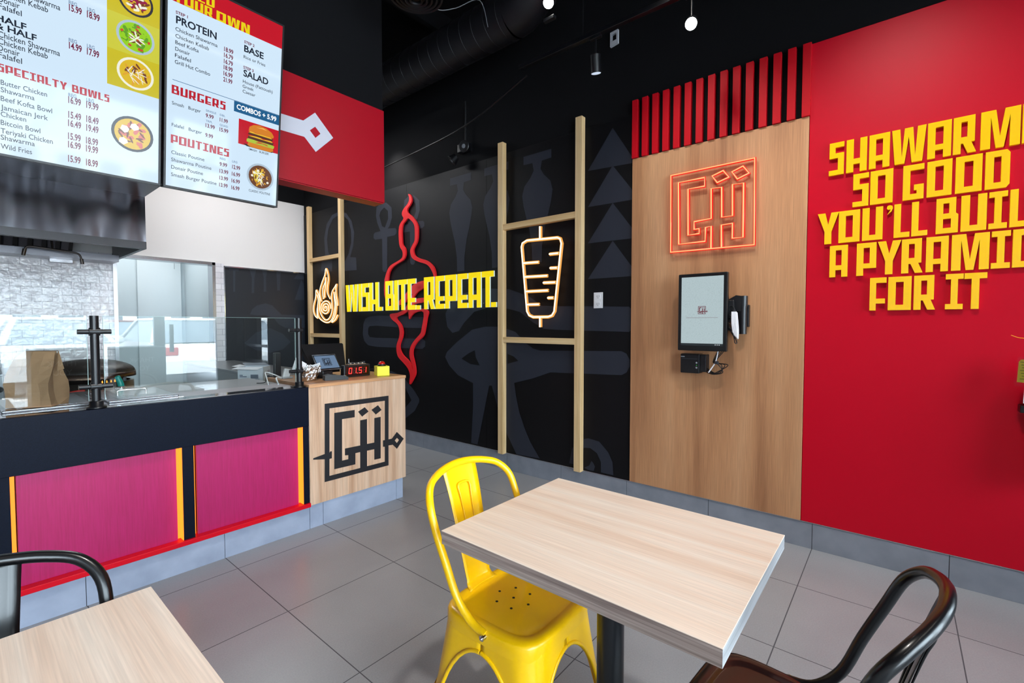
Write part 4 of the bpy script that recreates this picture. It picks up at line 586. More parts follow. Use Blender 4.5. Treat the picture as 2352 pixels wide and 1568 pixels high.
# extinguisher with tag at the right edge of the view
t = thing('fire_extinguisher', 'fire extinguisher with yellow inspection tag in a clear sleeve, on the red wall', 'fire extinguisher', (XW-0.09, -0.56, 0.78))
m = MB(); m.lathe([(0, 0), (0.062, 0.0), (0.068, 0.02), (0.068, 0.36), (0.05, 0.42), (0.02, 0.45), (0.02, 0.48)], (XW-0.09, -0.56, 0.62), 24); build('cylinder', m, mat('extinguisher_red', rgb(190, 10, 22), 0.3), t)
m = MB(); m.bbox((XW-0.115, -0.60, 1.09), (XW-0.07, -0.53, 1.13), 0.005); m.bbox((XW-0.1, -0.60, 1.13), (XW-0.08, -0.47, 1.145), 0.004); m.bbox((XW-0.016-0.06, -0.60, 0.93), (XW-0.0145, -0.447, 0.965), 0.003); build('valve_and_bracket', m, m_blk, t)
m = MB(); m.prism([[(-0.428, 1.195), (-0.418, 1.075), (-0.418, 1.06), (-0.53, 1.05), (-0.53, 1.195)]], lambda a, c, d: (XW-0.12-d, a, c), None, 0.001); build('clear_sleeve', m, m_clear, t)
m = MB(); m.prism([[(-0.438, 1.183), (-0.431, 1.172), (-0.427, 1.078), (-0.525, 1.07), (-0.525, 1.183)]], lambda a, c, d: (XW-0.119-d, a, c), 0, 0.0004, 0)
for k in range(7): m.box((XW-0.1196, -0.52, 1.170-0.013*k), (XW-0.1193, -0.436-0.003*(k % 3), 1.172-0.013*k), 1)
build('yellow_tag', m, [mat('yellow_card', rgb(255, 232, 70), 0.6), mat('tag_print', rgb(90, 84, 40), 0.7)], t)
m = MB(); m.prism([[(-0.446, 1.056), (-0.444, 0.985), (-0.52, 0.98), (-0.52, 1.056)]], lambda a, c, d: (XW-0.158-d, a, c), 0, 0.0005, 0)
for k in range(5): m.box((XW-0.159, -0.515, 1.04-0.012*k), (XW-0.1585, -0.452-0.004*(k % 2), 1.043-0.012*k), 1)
build('white_label', m, [m_white_plastic, m_blk_plastic], t)
m = MB(); m.tube(catmull([(XW-0.09, -0.407, 1.294), (XW-0.1, -0.43, 1.283), (XW-0.1, -0.46, 1.277), (XW-0.1, -0.50, 1.25), (XW-0.1, -0.53, 1.14)], 6), 0.002, 6); build('orange_tie', m, mat('orange_plastic', rgb(246, 150, 30), 0.4), t)

# ------------------------------------------------------------------ serving counter
m_quartz = mat('black_polished_quartz', rgb(12, 18, 32), 0.4, spec=0.1); noise_tint(m_quartz, [(0.3, rgb(9, 14, 27)), (0.7, rgb(15, 21, 36))], 240, 2)
m_quartz_top = mat('black_quartz_top', rgb(22, 24, 30), 0.08, coat=0.5)
m_daylit_panel = mat('daylit_red_panel', rgb(196, 18, 84), 0.45); 
noise_tint(m_daylit_panel, [(0.25, rgb(160, 2, 78)), (0.75, rgb(178, 12, 96))], (190, 190, 9), 3)  # bluish daylight reflection put into the red laminate's colour
m_led = emit_mat('orange_led_strip', rgb(255, 116, 28), 2.2, 0.4)
m_redstrip = mat('red_gloss_strip', rgb(206, 0, 28), 0.4, spec=0.25)
m_plinth = mat('grey_blue_plinth_tile', rgb(150, 160, 180), 0.5); noise_tint(m_plinth, [(0.3, rgb(142, 153, 174)), (0.7, rgb(162, 173, 194))], 7, 8)
CX0 = -1.75
t = thing('serving_counter', 'long black counter with glowing red front panels and a tiled plinth', 'counter', (0, 3.3, 0))
m = MB(); m.bbox((CX0, YC, 0.683), (1.467, YC+0.03, 0.937), 0.002, 0); m.bbox((CX0, YC+0.03, 0.905), (1.467, YC+0.15, 0.937), 0.002, 1); build('apron', m, [m_quartz, m_quartz_top], t)
m = MB(); m.bbox((CX0, YC+0.15, 0.89), (1.462, 3.86, 0.93), 0.002); build('steel_worktop', m, m_steel_brush, t)
m = MB(); m.box((CX0, YC+0.09, 0.16), (1.46, YC+0.12, 0.70)); m.box((CX0, YC+0.12, 0.0), (1.46, 3.82, 0.89)); build('carcass', m, m_blk_plastic, t)
for x0, x1 in ((0.02, 0.141), (0.7705, 0.8235), (1.429, 1.467), (-0.63, -0.575), (-1.30, -1.24)):
    m = MB(); m.bbox((x0, YC+0.004, 0.178), (x1, YC+0.09, 0.683), 0.0015); build('divider', m, m_quartz, t)
for x0, x1 in ((0.141, 0.7705), (0.8235, 1.429), (-0.575, 0.02)):
    m = MB(); m.bbox((x0+0.02, YC+0.035, 0.178), (x1-0.02, YC+0.05, 0.684), 0.001); p = build('front_panel', m, m_daylit_panel, t)
    m = MB(); m.box((x0+0.001, YC+0.052, 0.179), (x0+0.016, YC+0.06, 0.683)); m.box((x1-0.016, YC+0.052, 0.179), (x1-0.001, YC+0.06, 0.683)); m.box((x1-0.0035, YC+0.006, 0.179), (x1-0.0005, YC+0.052, 0.682)); build('led_strip', m, m_led, p)
m = MB(); m.bbox((CX0, YC-0.012, 0.152), (1.468, YC+0.09, 0.178), 0.002); build('red_ledge', m, m_redstrip, t)
m = MB(); xs_ = [-1.7+0.0, -1.4025, -0.81, -0.2175, 0.375, 0.968, 1.47]
for x0, x1 in zip(xs_[:-1], xs_[1:]): m.bbox((x0+0.0012, YC+0.012, 0), (x1-0.0012, YC+0.024, 0.153), 0.001, 0)
m.box((CX0, YC+0.016, 0), (1.47, YC+0.09, 0.153), 1); build('plinth', m, [m_plinth, m_joint], t)

CX1 = 2.236
t = thing('wood_service_counter', 'oak-faced counter end with a large black square emblem, beside the dining floor', 'counter', (1.85, 3.2, 0))
m = MB(); m.bbox((1.4685, YC, 0.157), (CX1, YC+0.02, 0.9305), 0.0012); build('front_board', m, m_oak_counter, t)
m = MB(); m.bbox((CX1-0.02, YC+0.02, 0.157), (CX1, 3.56, 0.9305), 0.0012); m.box((1.4685, YC+0.1, 0.16), (1.4885, 3.56, 0.9305)); m.box((1.48, 3.50, 0.16), (2.21, 3.52, 0.9305)); build('side_board', m, m_oak_counter, t)
m = MB(); m.bbox((1.4685, YC-0.006, 0.9305), (CX1+0.003, 3.58, 0.9525), 0.002); build('counter_top', m, m_oak_top, t)
m = MB(); logo_pts = D['logo']
for i, l in enumerate(logo_pts): m.prism(l, lambda a, c, d: (a, YC-d, c), None, 0.0008+i*0.00015)
build('emblem', m, mat('black_vinyl', rgb(20, 21, 26), 0.45), t)
m = MB(); m.bbox((1.4712, YC+0.012, 0), (1.5612, YC+0.024, 0.1565), 0.001); m.bbox((1.5636, YC+0.012, 0), (2.153, YC+0.024, 0.1565), 0.001); m.bbox((2.1555, YC+0.012, 0), (2.215, YC+0.024, 0.1565), 0.001)
m.bbox((2.203, YC+0.026, 0), (2.215, 3.54, 0.1565), 0.001); m.box((1.4712, YC+0.016, 0), (2.21, YC+0.2, 0.155), 1); build('plinth', m, [m_plinth, m_joint], t)

# sneeze guard: posts and panes
for x, nm in ((0.437, 'standing by the paper bag'), (1.428, 'standing by the foil-covered bowl'), (-0.56, 'at the far left end of the counter')):
    t = thing('sneeze_guard_post', f'black tubular glass-guard post {nm}', 'post', (x, 2.976, 0.937), 'posts of the counter glass guard')
    m = MB(); m.lathe([(0, 0), (0.038, 0), (0.038, 0.009), (0.027, 0.011), (0.027, 0.035), (0.0175, 0.037)], (x, 2.976, 0.937), 24); build('base_flange', m, m_blk, t)
    m = MB(); m.cyl((x, 2.976, 0.972), (x, 2.976, 1.3845), 0.0172, n=24); build('tube', m, m_blk, t)
    for z in (1.307, 1.043):
        m = MB(); m.cyl((x-0.062, 2.976, z), (x+(0.062 if x < 1 else 0.0), 2.976, z), 0.0115, n=18); m.cyl((x-0.02, 2.976, z), (x+0.02, 2.976, z), 0.0195, n=18) ; build('glass_clamp', m, m_blk, t)
m_pane = glass_mat('guard_glass', 1.6, (0.95, 0.985, 0.975, 1)); m_gedge = mat('glass_edge', rgb(150, 176, 170), 0.1)
for x0, x1, nm in ((0.468, 1.405, 'clear glass guard pane between the two counter posts'), (-0.525, 0.41, 'clear glass guard pane in front of the paper bag')):
    m = MB()
    for y in (2.973, 2.979): m.quad([(x0, y, 0.975), (x1, y, 0.975), (x1, y, 1.3845), (x0, y, 1.3845)], 0)
    for a, c in (((x0, 0.975), (x0+0.0015, 1.3845)), ((x1-0.0015, 0.975), (x1, 1.3845)), ((x0, 1.3833), (x1, 1.3845))): m.box((a[0], 2.9725, a[1]), (c[0], 2.9795, c[1]), 1)
    setp(build('glass_pane', m, [m_pane, m_gedge], fix=False), nm, 'glass pane', 'panes of the counter glass guard')

# hotel pan lids in the worktop
def pan_lid(x0, y0, label):
    t = thing('pan_lid', label, 'pan lid', (x0+0.165, y0+0.26, 0.93), 'steel pan lids on the worktop')
    m = MB(); m.bbox((x0-0.008, y0-0.008, 0.9301), (x0+0.338, y0+0.538, 0.938), 0.003); m.bbox((x0+0.012, y0+0.012, 0.938), (x0+0.318, y0+0.518, 0.949), 0.008, seg=3); m.bbox((x0+0.06, y0+0.05, 0.949), (x0+0.27, y0+0.18, 0.951), 0.002); build('lid', m, m_steel, t)
    m = MB(); P = [(x0+0.10, y0+0.30, 0.9485), (x0+0.10, y0+0.30, 0.962), (x0+0.115, y0+0.30, 0.968), (x0+0.215, y0+0.30, 0.968), (x0+0.23, y0+0.30, 0.962), (x0+0.23, y0+0.30, 0.9485)]; m.tube(catmull(P, 4), 0.004, 8); build('lid_handle', m, m_chrome, t)
pan_lid(0.49, 3.10, 'bright steel pan lid on the worktop between the glass-guard posts')
pan_lid(0.12, 3.10, 'steel pan lid under the brown paper bag')

# paper bag
def paper_bag():
    m_bag = mat('kraft_paper', rgb(162, 122, 90), 0.8, bump=0.25, bscale=34)
    t = thing('paper_bag', 'brown paper takeaway bag with a folded-over top on a steel pan lid', 'bag', (0.255, 3.19, 0.951))
    # local: width along x, depth along y; rotated a little
    rz = Matrix.Translation(Vector((0.255, 3.19, 0.9515))) @ Matrix.Rotation(R(-36), 4, 'Z')
    W, Dp, H = 0.175, 0.125, 0.262
    m = MB(); nu, nv = 12, 10; rings = []
    def ring(z):
        k = min(1, max(0, (z-0.11)/(H-0.11))); d = Dp*(1-k)**0.9+0.006; wv = W*(1-0.12*k); g = 0.028*math.sin(min(1, z/H)*PI)   # gusset pulled in at mid height
        x, y = wv/2, d/2
        return [(-x, -y), (-x/2, -y-0.006*k), (0, -y-0.008), (x/2, -y-0.006*k), (x, -y), (x-g*(1-k*0.4), 0), (x, y), (x/2, y), (0, y+0.004), (-x/2, y), (-x, y), (-x+g*(1-k*0.4), 0)]
    zs = [0, 0.03, 0.07, 0.11, 0.15, 0.19, 0.225, H]; vs = []
    for z in zs:
        for i, (x, y) in enumerate(ring(z)): vs.append(rz @ Vector((x+0.004*math.sin(31*z+i*2.1), y+0.004*math.cos(23*z+i*1.7), z)))
    n = 12; fs = [(i*n+k, i*n+(k+1) % n, (i+1)*n+(k+1) % n, (i+1)*n+k) for i in range(len(zs)-1) for k in range(n)]
    m.add(vs, fs); m.add(vs, [list(range(n))[::-1]])
    build('bag_body', m, m_bag, t)
    m = MB()   # flap folded down at the front and the right
    P = [rz @ Vector(p) for p in ((-0.092, -0.004, H+0.004), (0.09, -0.004, H+0.002), (0.122, -0.036, H-0.10), (0.098, -0.058, H-0.108), (0.07, -0.06, H-0.10))]
    m.add([rz @ Vector(p) for p in ((-0.088, 0.004, H), (0.088, 0.004, H), (0.094, -0.010, H+0.003), (-0.09, -0.010, H+0.003), (0.128, -0.03, H-0.085), (0.112, -0.052, H-0.092), (0.092, -0.016, H-0.02))], [(0, 1, 2, 3), (1, 4, 5, 2), (2, 5, 6)])
    build('folded_flap', m, m_bag, t, fix=False)
paper_bag()

# foil-covered bowl with napkins
t = thing('foil_bowl', 'bowl wrapped in crinkled foil on the oak counter behind the glass-guard post', 'bowl', (1.568, 3.15, 0.953))
m_foil = mat('crinkled_foil', rgb(214, 213, 212), 0.22, 1.0, bump=1.0, bscale=60)
m = MB(); n = 40; prof = [(0.0, 0.001), (0.05, 0.001), (0.058, 0.01), (0.068, 0.03), (0.078, 0.055), (0.087, 0.08), (0.094, 0.1), (0.088, 0.103), (0.08, 0.085), (0.06, 0.06), (0.0, 0.055)]
vs = []
for i, (r, z) in enumerate(prof):
    for k in range(n):
        j = (random.random()-0.5)*(0.014 if 2 < i < 8 else 0.004)
        vs.append((1.568+(r*0.95+j)*math.cos(2*PI*k/n), 3.15+(r*0.95+j)*math.sin(2*PI*k/n), 0.953+max(0, z+(random.random()-0.5)*0.008*(i > 2))))
m.add(vs, [(i*n+k, i*n+(k+1) % n, (i+1)*n+(k+1) % n, (i+1)*n+k) for i in range(len(prof)-1) for k in range(n)]); build('foil_wrap', m, m_foil, t)
m = MB(); m.bbox((-0.05, -0.004, 0), (0.05, 0.0, 0.09), 0.001, mtx=Matrix.Translation((1.55, 3.15, 1.03)) @ Matrix.Rotation(R(-58), 4, 'Y') @ Matrix.Rotation(R(25), 4, 'Z')); m.bbox((-0.05, -0.003, 0), (0.04, 0.0, 0.07), 0.001, mtx=Matrix.Translation((1.59, 3.15, 1.02)) @ Matrix.Rotation(R(35), 4, 'X') @ Matrix.Rotation(R(70), 4, 'Y')); build('napkins', m, mat('white_paper', rgb(230, 230, 232), 0.8), t)

# point of sale
t = thing('cash_register', 'black point-of-sale terminal with a tilted customer display, on the oak counter', 'cash register', (1.74, 3.3, 0.953))
M_ = Matrix.Translation((1.80, 3.34, 1.10)) @ Matrix.Rotation(R(4), 4, 'Z') @ Matrix.Rotation(R(-28), 4, 'X')
m = MB(); m.prism([[(-0.175, 0.092), (-0.165, 0.1), (0.165, 0.1), (0.175, 0.092), (0.135, -0.095), (-0.14, -0.095)]], lambda a, c, d: M_ @ Vector((a, -d, c)), -0.012, 0.02); build('terminal_screen', m, m_blk_plastic, t)
m = MB(); m.tube([M_ @ Vector(p) for p in ((-0.175, -0.004, 0.092), (-0.165, -0.004, 0.1), (0.165, -0.004, 0.1), (0.175, -0.004, 0.092))], 0.0025, 6); build('screen_edge_trim', m, mat('silver_trim', rgb(150, 152, 158), 0.3, 0.8), t)
m = MB(); m.bbox((1.65, 3.28, 0.953), (1.83, 3.47, 0.972), 0.006); m.bbox((1.705, 3.32, 0.965), (1.775, 3.39, 1.09), 0.01); build('stand', m, m_blk_plastic, t)
T_ = Matrix.Translation((1.7395, 3.205, 1.068)) @ Matrix.Rotation(R(3), 4, 'Z') @ Matrix.Rotation(R(-38), 4, 'X')
m = MB(); m.bbox((-0.0915, -0.006, -0.0665), (0.0915, 0.010, 0.0665), 0.006, mtx=T_); m.bbox((-0.03, 0.01, -0.05), (0.03, 0.06, 0.02), 0.004, mtx=T_); m.bbox((1.70, 3.19, 0.953), (1.78, 3.27, 1.01), 0.006); p = build('customer_display', m, m_blk_gloss, t)
m = MB(); m.box((-0.082, -0.0068, -0.055), (0.082, -0.005, 0.055), mtx=T_); build('display_panel', m, emit_mat('blue_grey_display', rgb(118, 144, 176), 0.6, 0.12), p)
m = MB(); logo_into(m, lambda a, c, d: T_ @ Vector((a, -0.0069-d, c)), 0.0, 0.0, 0.062, 0.0002, 0, range(4)); build('display_emblem', m, emit_mat('display_ink', rgb(24, 18, 32), 0.4), p)
m = MB(); m.tube([T_ @ Vector(q) for q in ((-0.0905, -0.004, -0.0655), (0.0905, -0.004, -0.0655), (0.0905, -0.004, 0.0655), (-0.0905, -0.004, 0.0655))], 0.0018, 6, closed=True); build('display_rim', m, mat('silver_trim'), p)

t = thing('card_reader', 'small black card payment terminal in front of the cash register display', 'card reader', (1.735, 3.06, 0.953))
C_ = Matrix.Translation((1.735, 3.065, 0.953)) @ Matrix.Rotation(R(-14), 4, 'Z')
m = MB(); m.prism([[(-0.085, 0.0), (-0.085, 0.034), (-0.05, 0.042), (0.05, 0.028), (0.075, 0.016), (0.075, 0.0)]], lambda a, c, d: C_ @ Vector((a, d, c)), -0.034, 0.034); build('housing', m, m_blk_plastic, t)
m = MB(); m.quad([C_ @ Vector(p) for p in ((-0.045, -0.028, 0.0417), (0.045, -0.028, 0.0295), (0.045, 0.028, 0.0295), (-0.045, 0.028, 0.0417))]); build('screen', m, mat('dark_screen', rgb(30, 34, 44), 0.1), t)
for k, c in enumerate((rgb(60, 160, 90), rgb(230, 170, 40), rgb(210, 50, 50), rgb(70, 110, 200), rgb(220, 220, 220))):
    m = MB(); m.box((0.058, -0.026+0.0105*k, 0.0242), (0.064, -0.017+0.0105*k, 0.0256), mtx=C_); build('card_mark', m, mat(f'card_mark_colour_{"abcde"[k]}', c, 0.5), t)

# LED timer
t = thing('led_timer', 'black timer box with glowing red digits on the oak counter', 'timer', (1.94, 3.15, 0.953))
m = MB(); m.bbox((1.832, 3.128, 0.953), (2.053, 3.178, 1.043), 0.006); build('housing', m, m_blk_plastic, t)
m = MB(); m.box((1.846, 3.1272, 0.963), (2.039, 3.1285, 1.033)); build('window', m, mat('smoked_red_window', rgb(34, 5, 6), 0.12), t)
SEG = {'0': 'abcdef', '1': 'bc', '5': 'acdfg'}
m = MB()
def seg7(m, ch, x, z, wd, h):
    s = 0.0055; g = 0.0008; sk = 0.10
    S = {'a': [(g, h), (wd-g, h), (wd-s, h-s), (s, h-s)], 'd': [(g, 0), (s, s), (wd-s, s), (wd-g, 0)], 'g': [(g, h/2), (s, h/2+s/2), (wd-s, h/2+s/2), (wd-g, h/2), (wd-s, h/2-s/2), (s, h/2-s/2)],
         'f': [(0, h-g), (s, h-s), (s, h/2+s/2), (0, h/2+g)], 'e': [(0, h/2-g), (s, h/2-s/2), (s, s), (0, g)], 'b': [(wd, h-g), (wd-s, h-s), (wd-s, h/2+s/2), (wd, h/2+g)], 'c': [(wd, h/2-g), (wd-s, h/2-s/2), (wd-s, s), (wd, g)]}
    for k, p in S.items(): m.prism([[(x+a+(c)*sk, z+c) for a, c in p]], lambda a, c, d: (a, 3.127-d, c), None, 0.0002, 0 if k in SEG[ch] else 1)
for ch, x in zip('0151', (1.868, 1.905, 1.951, 1.989)): seg7(m, ch, x, 0.977, 0.027, 0.045)
m.prism([[(1.9385, 0.977), (1.9445, 0.977), (1.945, 0.983), (1.939, 0.983)]], lambda a, c, d: (a, 3.127-d, c), None, 0.0002, 0)
build('digits', m, [emit_mat('red_digit', rgb(255, 48, 40), 2.2, 0.4), emit_mat('unlit_digit', rgb(96, 14, 18), 0.35, 0.4)], t)
t = thing('circuit_board', 'small bare circuit board with an aerial on top of the red digit timer', 'circuit board', (1.945, 3.15, 1.0435))
m = MB(); m.bbox((1.87, 3.135, 1.0435), (2.02, 3.172, 1.048), 0.001, 0)
for k in range(9):
    x = 1.876+0.016*k; m.bbox((x, 3.138, 1.048), (x+random.uniform(0.008, 0.014), 3.166, 1.052+random.uniform(0.002, 0.013)), 0.001, 1+k % 2)
build('board', m, [mat('tan_board', rgb(150, 120, 90), 0.6), m_gry_plastic, mat('component_silver', rgb(180, 172, 160), 0.4, 0.5)], t)
m = MB(); m.cyl((1.885, 3.15, 1.048), (1.885, 3.15, 1.088), 0.0015, n=8); build('aerial', m, m_chrome, t)

t = thing('push_button_box', 'yellow cube with a red dome push button at the end of the oak counter', 'button box', (2.112, 3.06, 0.953))
B_ = Matrix.Translation((2.112, 3.062, 0.9528)) @ Matrix.Rotation(R(-20), 4, 'Z')
m = MB(); m.bbox((-0.047, -0.047, 0), (0.047, 0.047, 0.073), 0.002, mtx=B_); build('box', m, mat('lime_yellow_plastic', rgb(240, 236, 20), 0.4, emit=rgb(236, 226, 10), es=0.0), t)
m = MB(); m.lathe([(0, 0.073), (0.031, 0.073), (0.031, 0.083), (0.027, 0.088), (0, 0.088)], (2.112, 3.062, 0.9528), 24); build('collar', m, m_blk_plastic, t)
m = MB(); m.lathe([(0.026, 0.086), (0.0255, 0.094), (0.02, 0.103), (0.01, 0.108), (0, 0.109)], (2.112, 3.062, 0.9528), 24); build('dome', m, mat('red_clear_plastic', rgb(190, 20, 14), 0.12, coat=0.6), t)
m = MB(); m.tube(catmull([(2.048, 3.15, 0.99), (2.06, 3.13, 1.0), (2.075, 3.11, 1.003), (2.085, 3.09, 0.998)], 5), 0.0012, 6); setp(build('button_cable', m, m_gry_plastic), 'thin grey wire from the red digit timer to the yellow button box', 'cable')

t = thing('handset', 'white phone handset leaning in its cradle behind the foil bowl', 'phone', (1.52, 3.42, 0.953))
H_ = Matrix.Translation((1.54, 3.42, 0.957)) @ Matrix.Rotation(R(14), 4, 'Y')
m = MB(); m.bbox((-0.024, -0.012, 0), (0.024, 0.012, 0.066), 0.007, mtx=H_); build('receiver', m, m_white_plastic, t)
m = MB(); m.bbox((1.505, 3.385, 0.953), (1.58, 3.455, 0.965), 0.004); build('cradle', m, mat('pale_grey_plastic', rgb(176, 178, 184), 0.5), t)
m = MB(); m.tube(catmull([(1.52, 3.45, 0.96), (1.44, 3.50, 1.0), (1.40, 3.40, 0.97), (1.37, 3.30, 0.934)], 7), 0.004, 8, 0); m.tube(catmull([(1.50, 3.40, 0.958), (1.44, 3.34, 0.97), (1.415, 3.25, 0.936)], 7), 0.0055, 8, 0); m.tube(catmull([(1.50, 3.46, 0.958), (1.42, 3.44, 0.975), (1.39, 3.40, 0.94), (1.35, 3.44, 0.934)], 7), 0.003, 8, 1)
setp(build('phone_cables', m, [m_white_plastic, m_blk_plastic]), 'loose white and black cables at the corner of the worktop by the handset', 'cable')

# menu screens hung in front of the bulkhead
P0 = Vector(D['P0']); TI = R(7.3); nu = Vector((1, 0, 0)); nv = Vector((0, -math.sin(TI), math.cos(TI))); nn = nu.cross(nv)
sf = lambda a, c, d: P0+nu*a+nv*c+nn*d
m_white_s = emit_mat('screen_white', rgb(204, 226, 244), 0.86, 0.06)
INK = {'m': emit_mat('screen_maroon', rgb(120, 12, 62), 0.7, 0.12), 'n': emit_mat('screen_navy', rgb(24, 36, 58), 0.6, 0.12), 'g': emit_mat('screen_grey_blue', rgb(132, 158, 190), 0.75, 0.12), 'k': emit_mat('screen_crimson', rgb(186, 6, 34), 0.8, 0.12),
       'y': emit_mat('screen_yellow', rgb(226, 206, 0), 0.85, 0.12), 'w': emit_mat('screen_pure_white', rgb(240, 246, 250), 0.95, 0.12)}
keys = list(INK)
def E_(name, r, g, b_, s=0.8): return emit_mat('screen_'+name, rgb(r, g, b_), s, 0.12)
def circle(cx, cy, rx, ry, n=28): return [(cx+rx*math.cos(2*PI*k/n), cy+ry*math.sin(2*PI*k/n)) for k in range(n)]
def plate(m, cx, cy, r, rim, base, bits):
    """a round dish photographed from above: rim, food base, scattered pieces"""
    d = 0.0008; m.prism([circle(cx, cy, r, r)], sf, None, d, rim); m.prism([circle(cx, cy, r*0.86, r*0.86)], sf, None, d+0.0002, base)
    rr = random.Random(int(abs(cx*1000))+int(cy*1000)); q = d+0.0004
    for mi, n, l, wd, spread in bits:
        for k in range(n):
            a = rr.random()*2*PI; s_ = spread*r*math.sqrt(rr.random()); x = cx+s_*math.cos(a); y = cy+s_*math.sin(a); th = rr.random()*PI
            if math.hypot(x-cx, y-cy)+l*r*0.5 > r*0.9: x = cx+(x-cx)*0.6; y = cy+(y-cy)*0.6
            c_, s2 = math.cos(th), math.sin(th)
            m.prism([[(x+c_*px*l*r*0.5-s2*py*wd*r*0.5, y+s2*px*l*r*0.5+c_*py*wd*r*0.5) for px, py in ((-1, -0.5), (-0.4, -1), (0.6, -0.9), (1, 0), (0.5, 1), (-0.7, 0.8))]], sf, None, q, mi); q += 0.00001
def screen(label, u0, u1, entries, art, vtop):
    c = sf((u0+u1)/2, 0, 0); t = thing('menu_screen', label, 'menu screen', c, 'menu screens over the counter')
    m = MB(); lx = lambda a, c_, d: sf(a, c_, d); m.prism([[(u0, 0), (u1, 0), (u1, vtop), (u0, vtop)]], sf, -0.05, -0.002); build('housing', m, m_blk_plastic, t)
    m = MB(); e = 0.009; m.prism([[(u0, 0), (u1, 0), (u1, vtop), (u0, vtop)], [(u0+e, e), (u0+e, vtop-e), (u1-e, vtop-e), (u1-e, e)]], sf, -0.002, 0.002); build('bezel', m, m_blk_plastic, t)
    m = MB(); m.prism([[(u0+e, e), (u1-e, e), (u1-e, vtop-e), (u0+e, vtop-e)]], sf, None, 0.0); build('display', m, m_white_s, t, fix=False)
    for ink, nm in (('m', 'price_text'), ('n', 'item_text'), ('g', 'size_text'), ('k', 'heading_text'), ('y', 'header_text'), ('w', 'combo_text')):
        for s, col, st, a, b_, v, cap in entries:
            if col != ink: continue
            m = MB()
            if st == 'B': block_line(m, s, a, b_, v, v+cap, sf, 0.0014, 0)
            else: text_into(m, s.replace('  ', '   '), a, b_, v, cap, sf, 0.0014, 0, st == 'b')
            build(nm, m, INK[ink], t, fix=False)
    art(t, u0+e, u1-e, vtop-e)
def artR(t, u0, u1, v1):
    S = D['shR']; m = MB()
    hb = S['headbot'][1]; m.prism([[(u0, hb), (u1, hb), (u1, v1), (u0, v1)]], sf, None, 0.0006, 0); build('red_header', m, E_('red', 196, 0, 30), t, fix=False); m = MB()
    a, c = S['rule']; v = (a[1]+c[1])/2; m.prism([[(a[0], v-0.0012), (S['combo'][1][0], v-0.0012), (S['combo'][1][0], v+0.0012), (a[0], v+0.0012)]], sf, None, 0.0006, 1)
    q = S['combo']; m.prism([[(q[0][0], q[3][1]), (u1, q[3][1]), (u1, q[0][1]), (q[0][0], q[0][1])]], sf, None, 0.0006, 1)
    build('blue_rule_and_tab', m, [E_('red', 196, 0, 30), E_('blue', 22, 92, 140)], t, fix=False)
    q = S['burg']; x0, y0, x1, y1 = q[0][0], q[3][1], u1, q[0][1]; W, H = x1-x0, y1-y0; m = MB()
    m.prism([[(x0, y0), (x1, y0), (x1, y1), (x0, y1)]], sf, None, 0.0006, 0)
    P = lambda l: [(x0+a*W, y0+c*H) for a, c in l]
    lay = [(6, [(0.12, .06), (.9, .06), (.84, -.02), (.2, -.02)]), (1, [(.22, .04), (.3, -.01), (.8, -.01), (.88, .05), (.86, .18), (.24, .18)]), (4, [(.2, .17), (.88, .16), (.9, .28), (.8, .33), (.5, .29), (.26, .34), (.2, .28)]), (5, [(.4, .2), (.6, .24), (.75, .2), (.7, .26), (.5, .28)]),
           (2, [(.22, .32), (.86, .30), (.88, .42), (.24, .44)]), (3, [(.24, .42), (.86, .40), (.8, .47), (.6, .43), (.5, .49), (.3, .45)]), (2, [(.22, .48), (.84, .46), (.86, .58), (.26, .6)]), (3, [(.24, .57), (.84, .55), (.78, .62), (.4, .6), (.3, .64)]),
           (1, [(.24, .62), (.86, .6), (.88, .68), (.82, .82), (.68, .93), (.5, .97), (.36, .92), (.26, .8)]), (7, [(.42, .84), (.6, .9), (.7, .84), (.58, .86)])]
    for k, (mi, l) in enumerate(lay): m.prism([P(l)], sf, None, 0.0008+k*0.00005, mi)
    build('burger_picture', m, [E_('red', 196, 0, 30), E_('bun', 214, 128, 28), E_('patty', 86, 44, 26), E_('cheese', 236, 188, 40), E_('lettuce', 172, 196, 60), E_('tomato', 206, 70, 40), E_('slate', 40, 36, 40), E_('glint', 250, 196, 110)], t, fix=False)
    q = S['bowl']; m = MB(); plate(m, q[0][0], q[0][1], abs(q[2][0]-q[1][0])/2, 0, 2, [(1, 26, .55, .12, .8), (2, 14, .5, .12, .8), (4, 12, .4, .1, .45), (3, 8, .75, .05, .4), (3, 5, .18, .18, .8)])
    build('poutine_picture', m, [E_('bowl_grey', 176, 196, 212), E_('fry', 226, 166, 40), E_('gravy', 104, 58, 24), E_('curd', 240, 240, 224), E_('pale_yellow', 226, 206, 60)], t, fix=False)
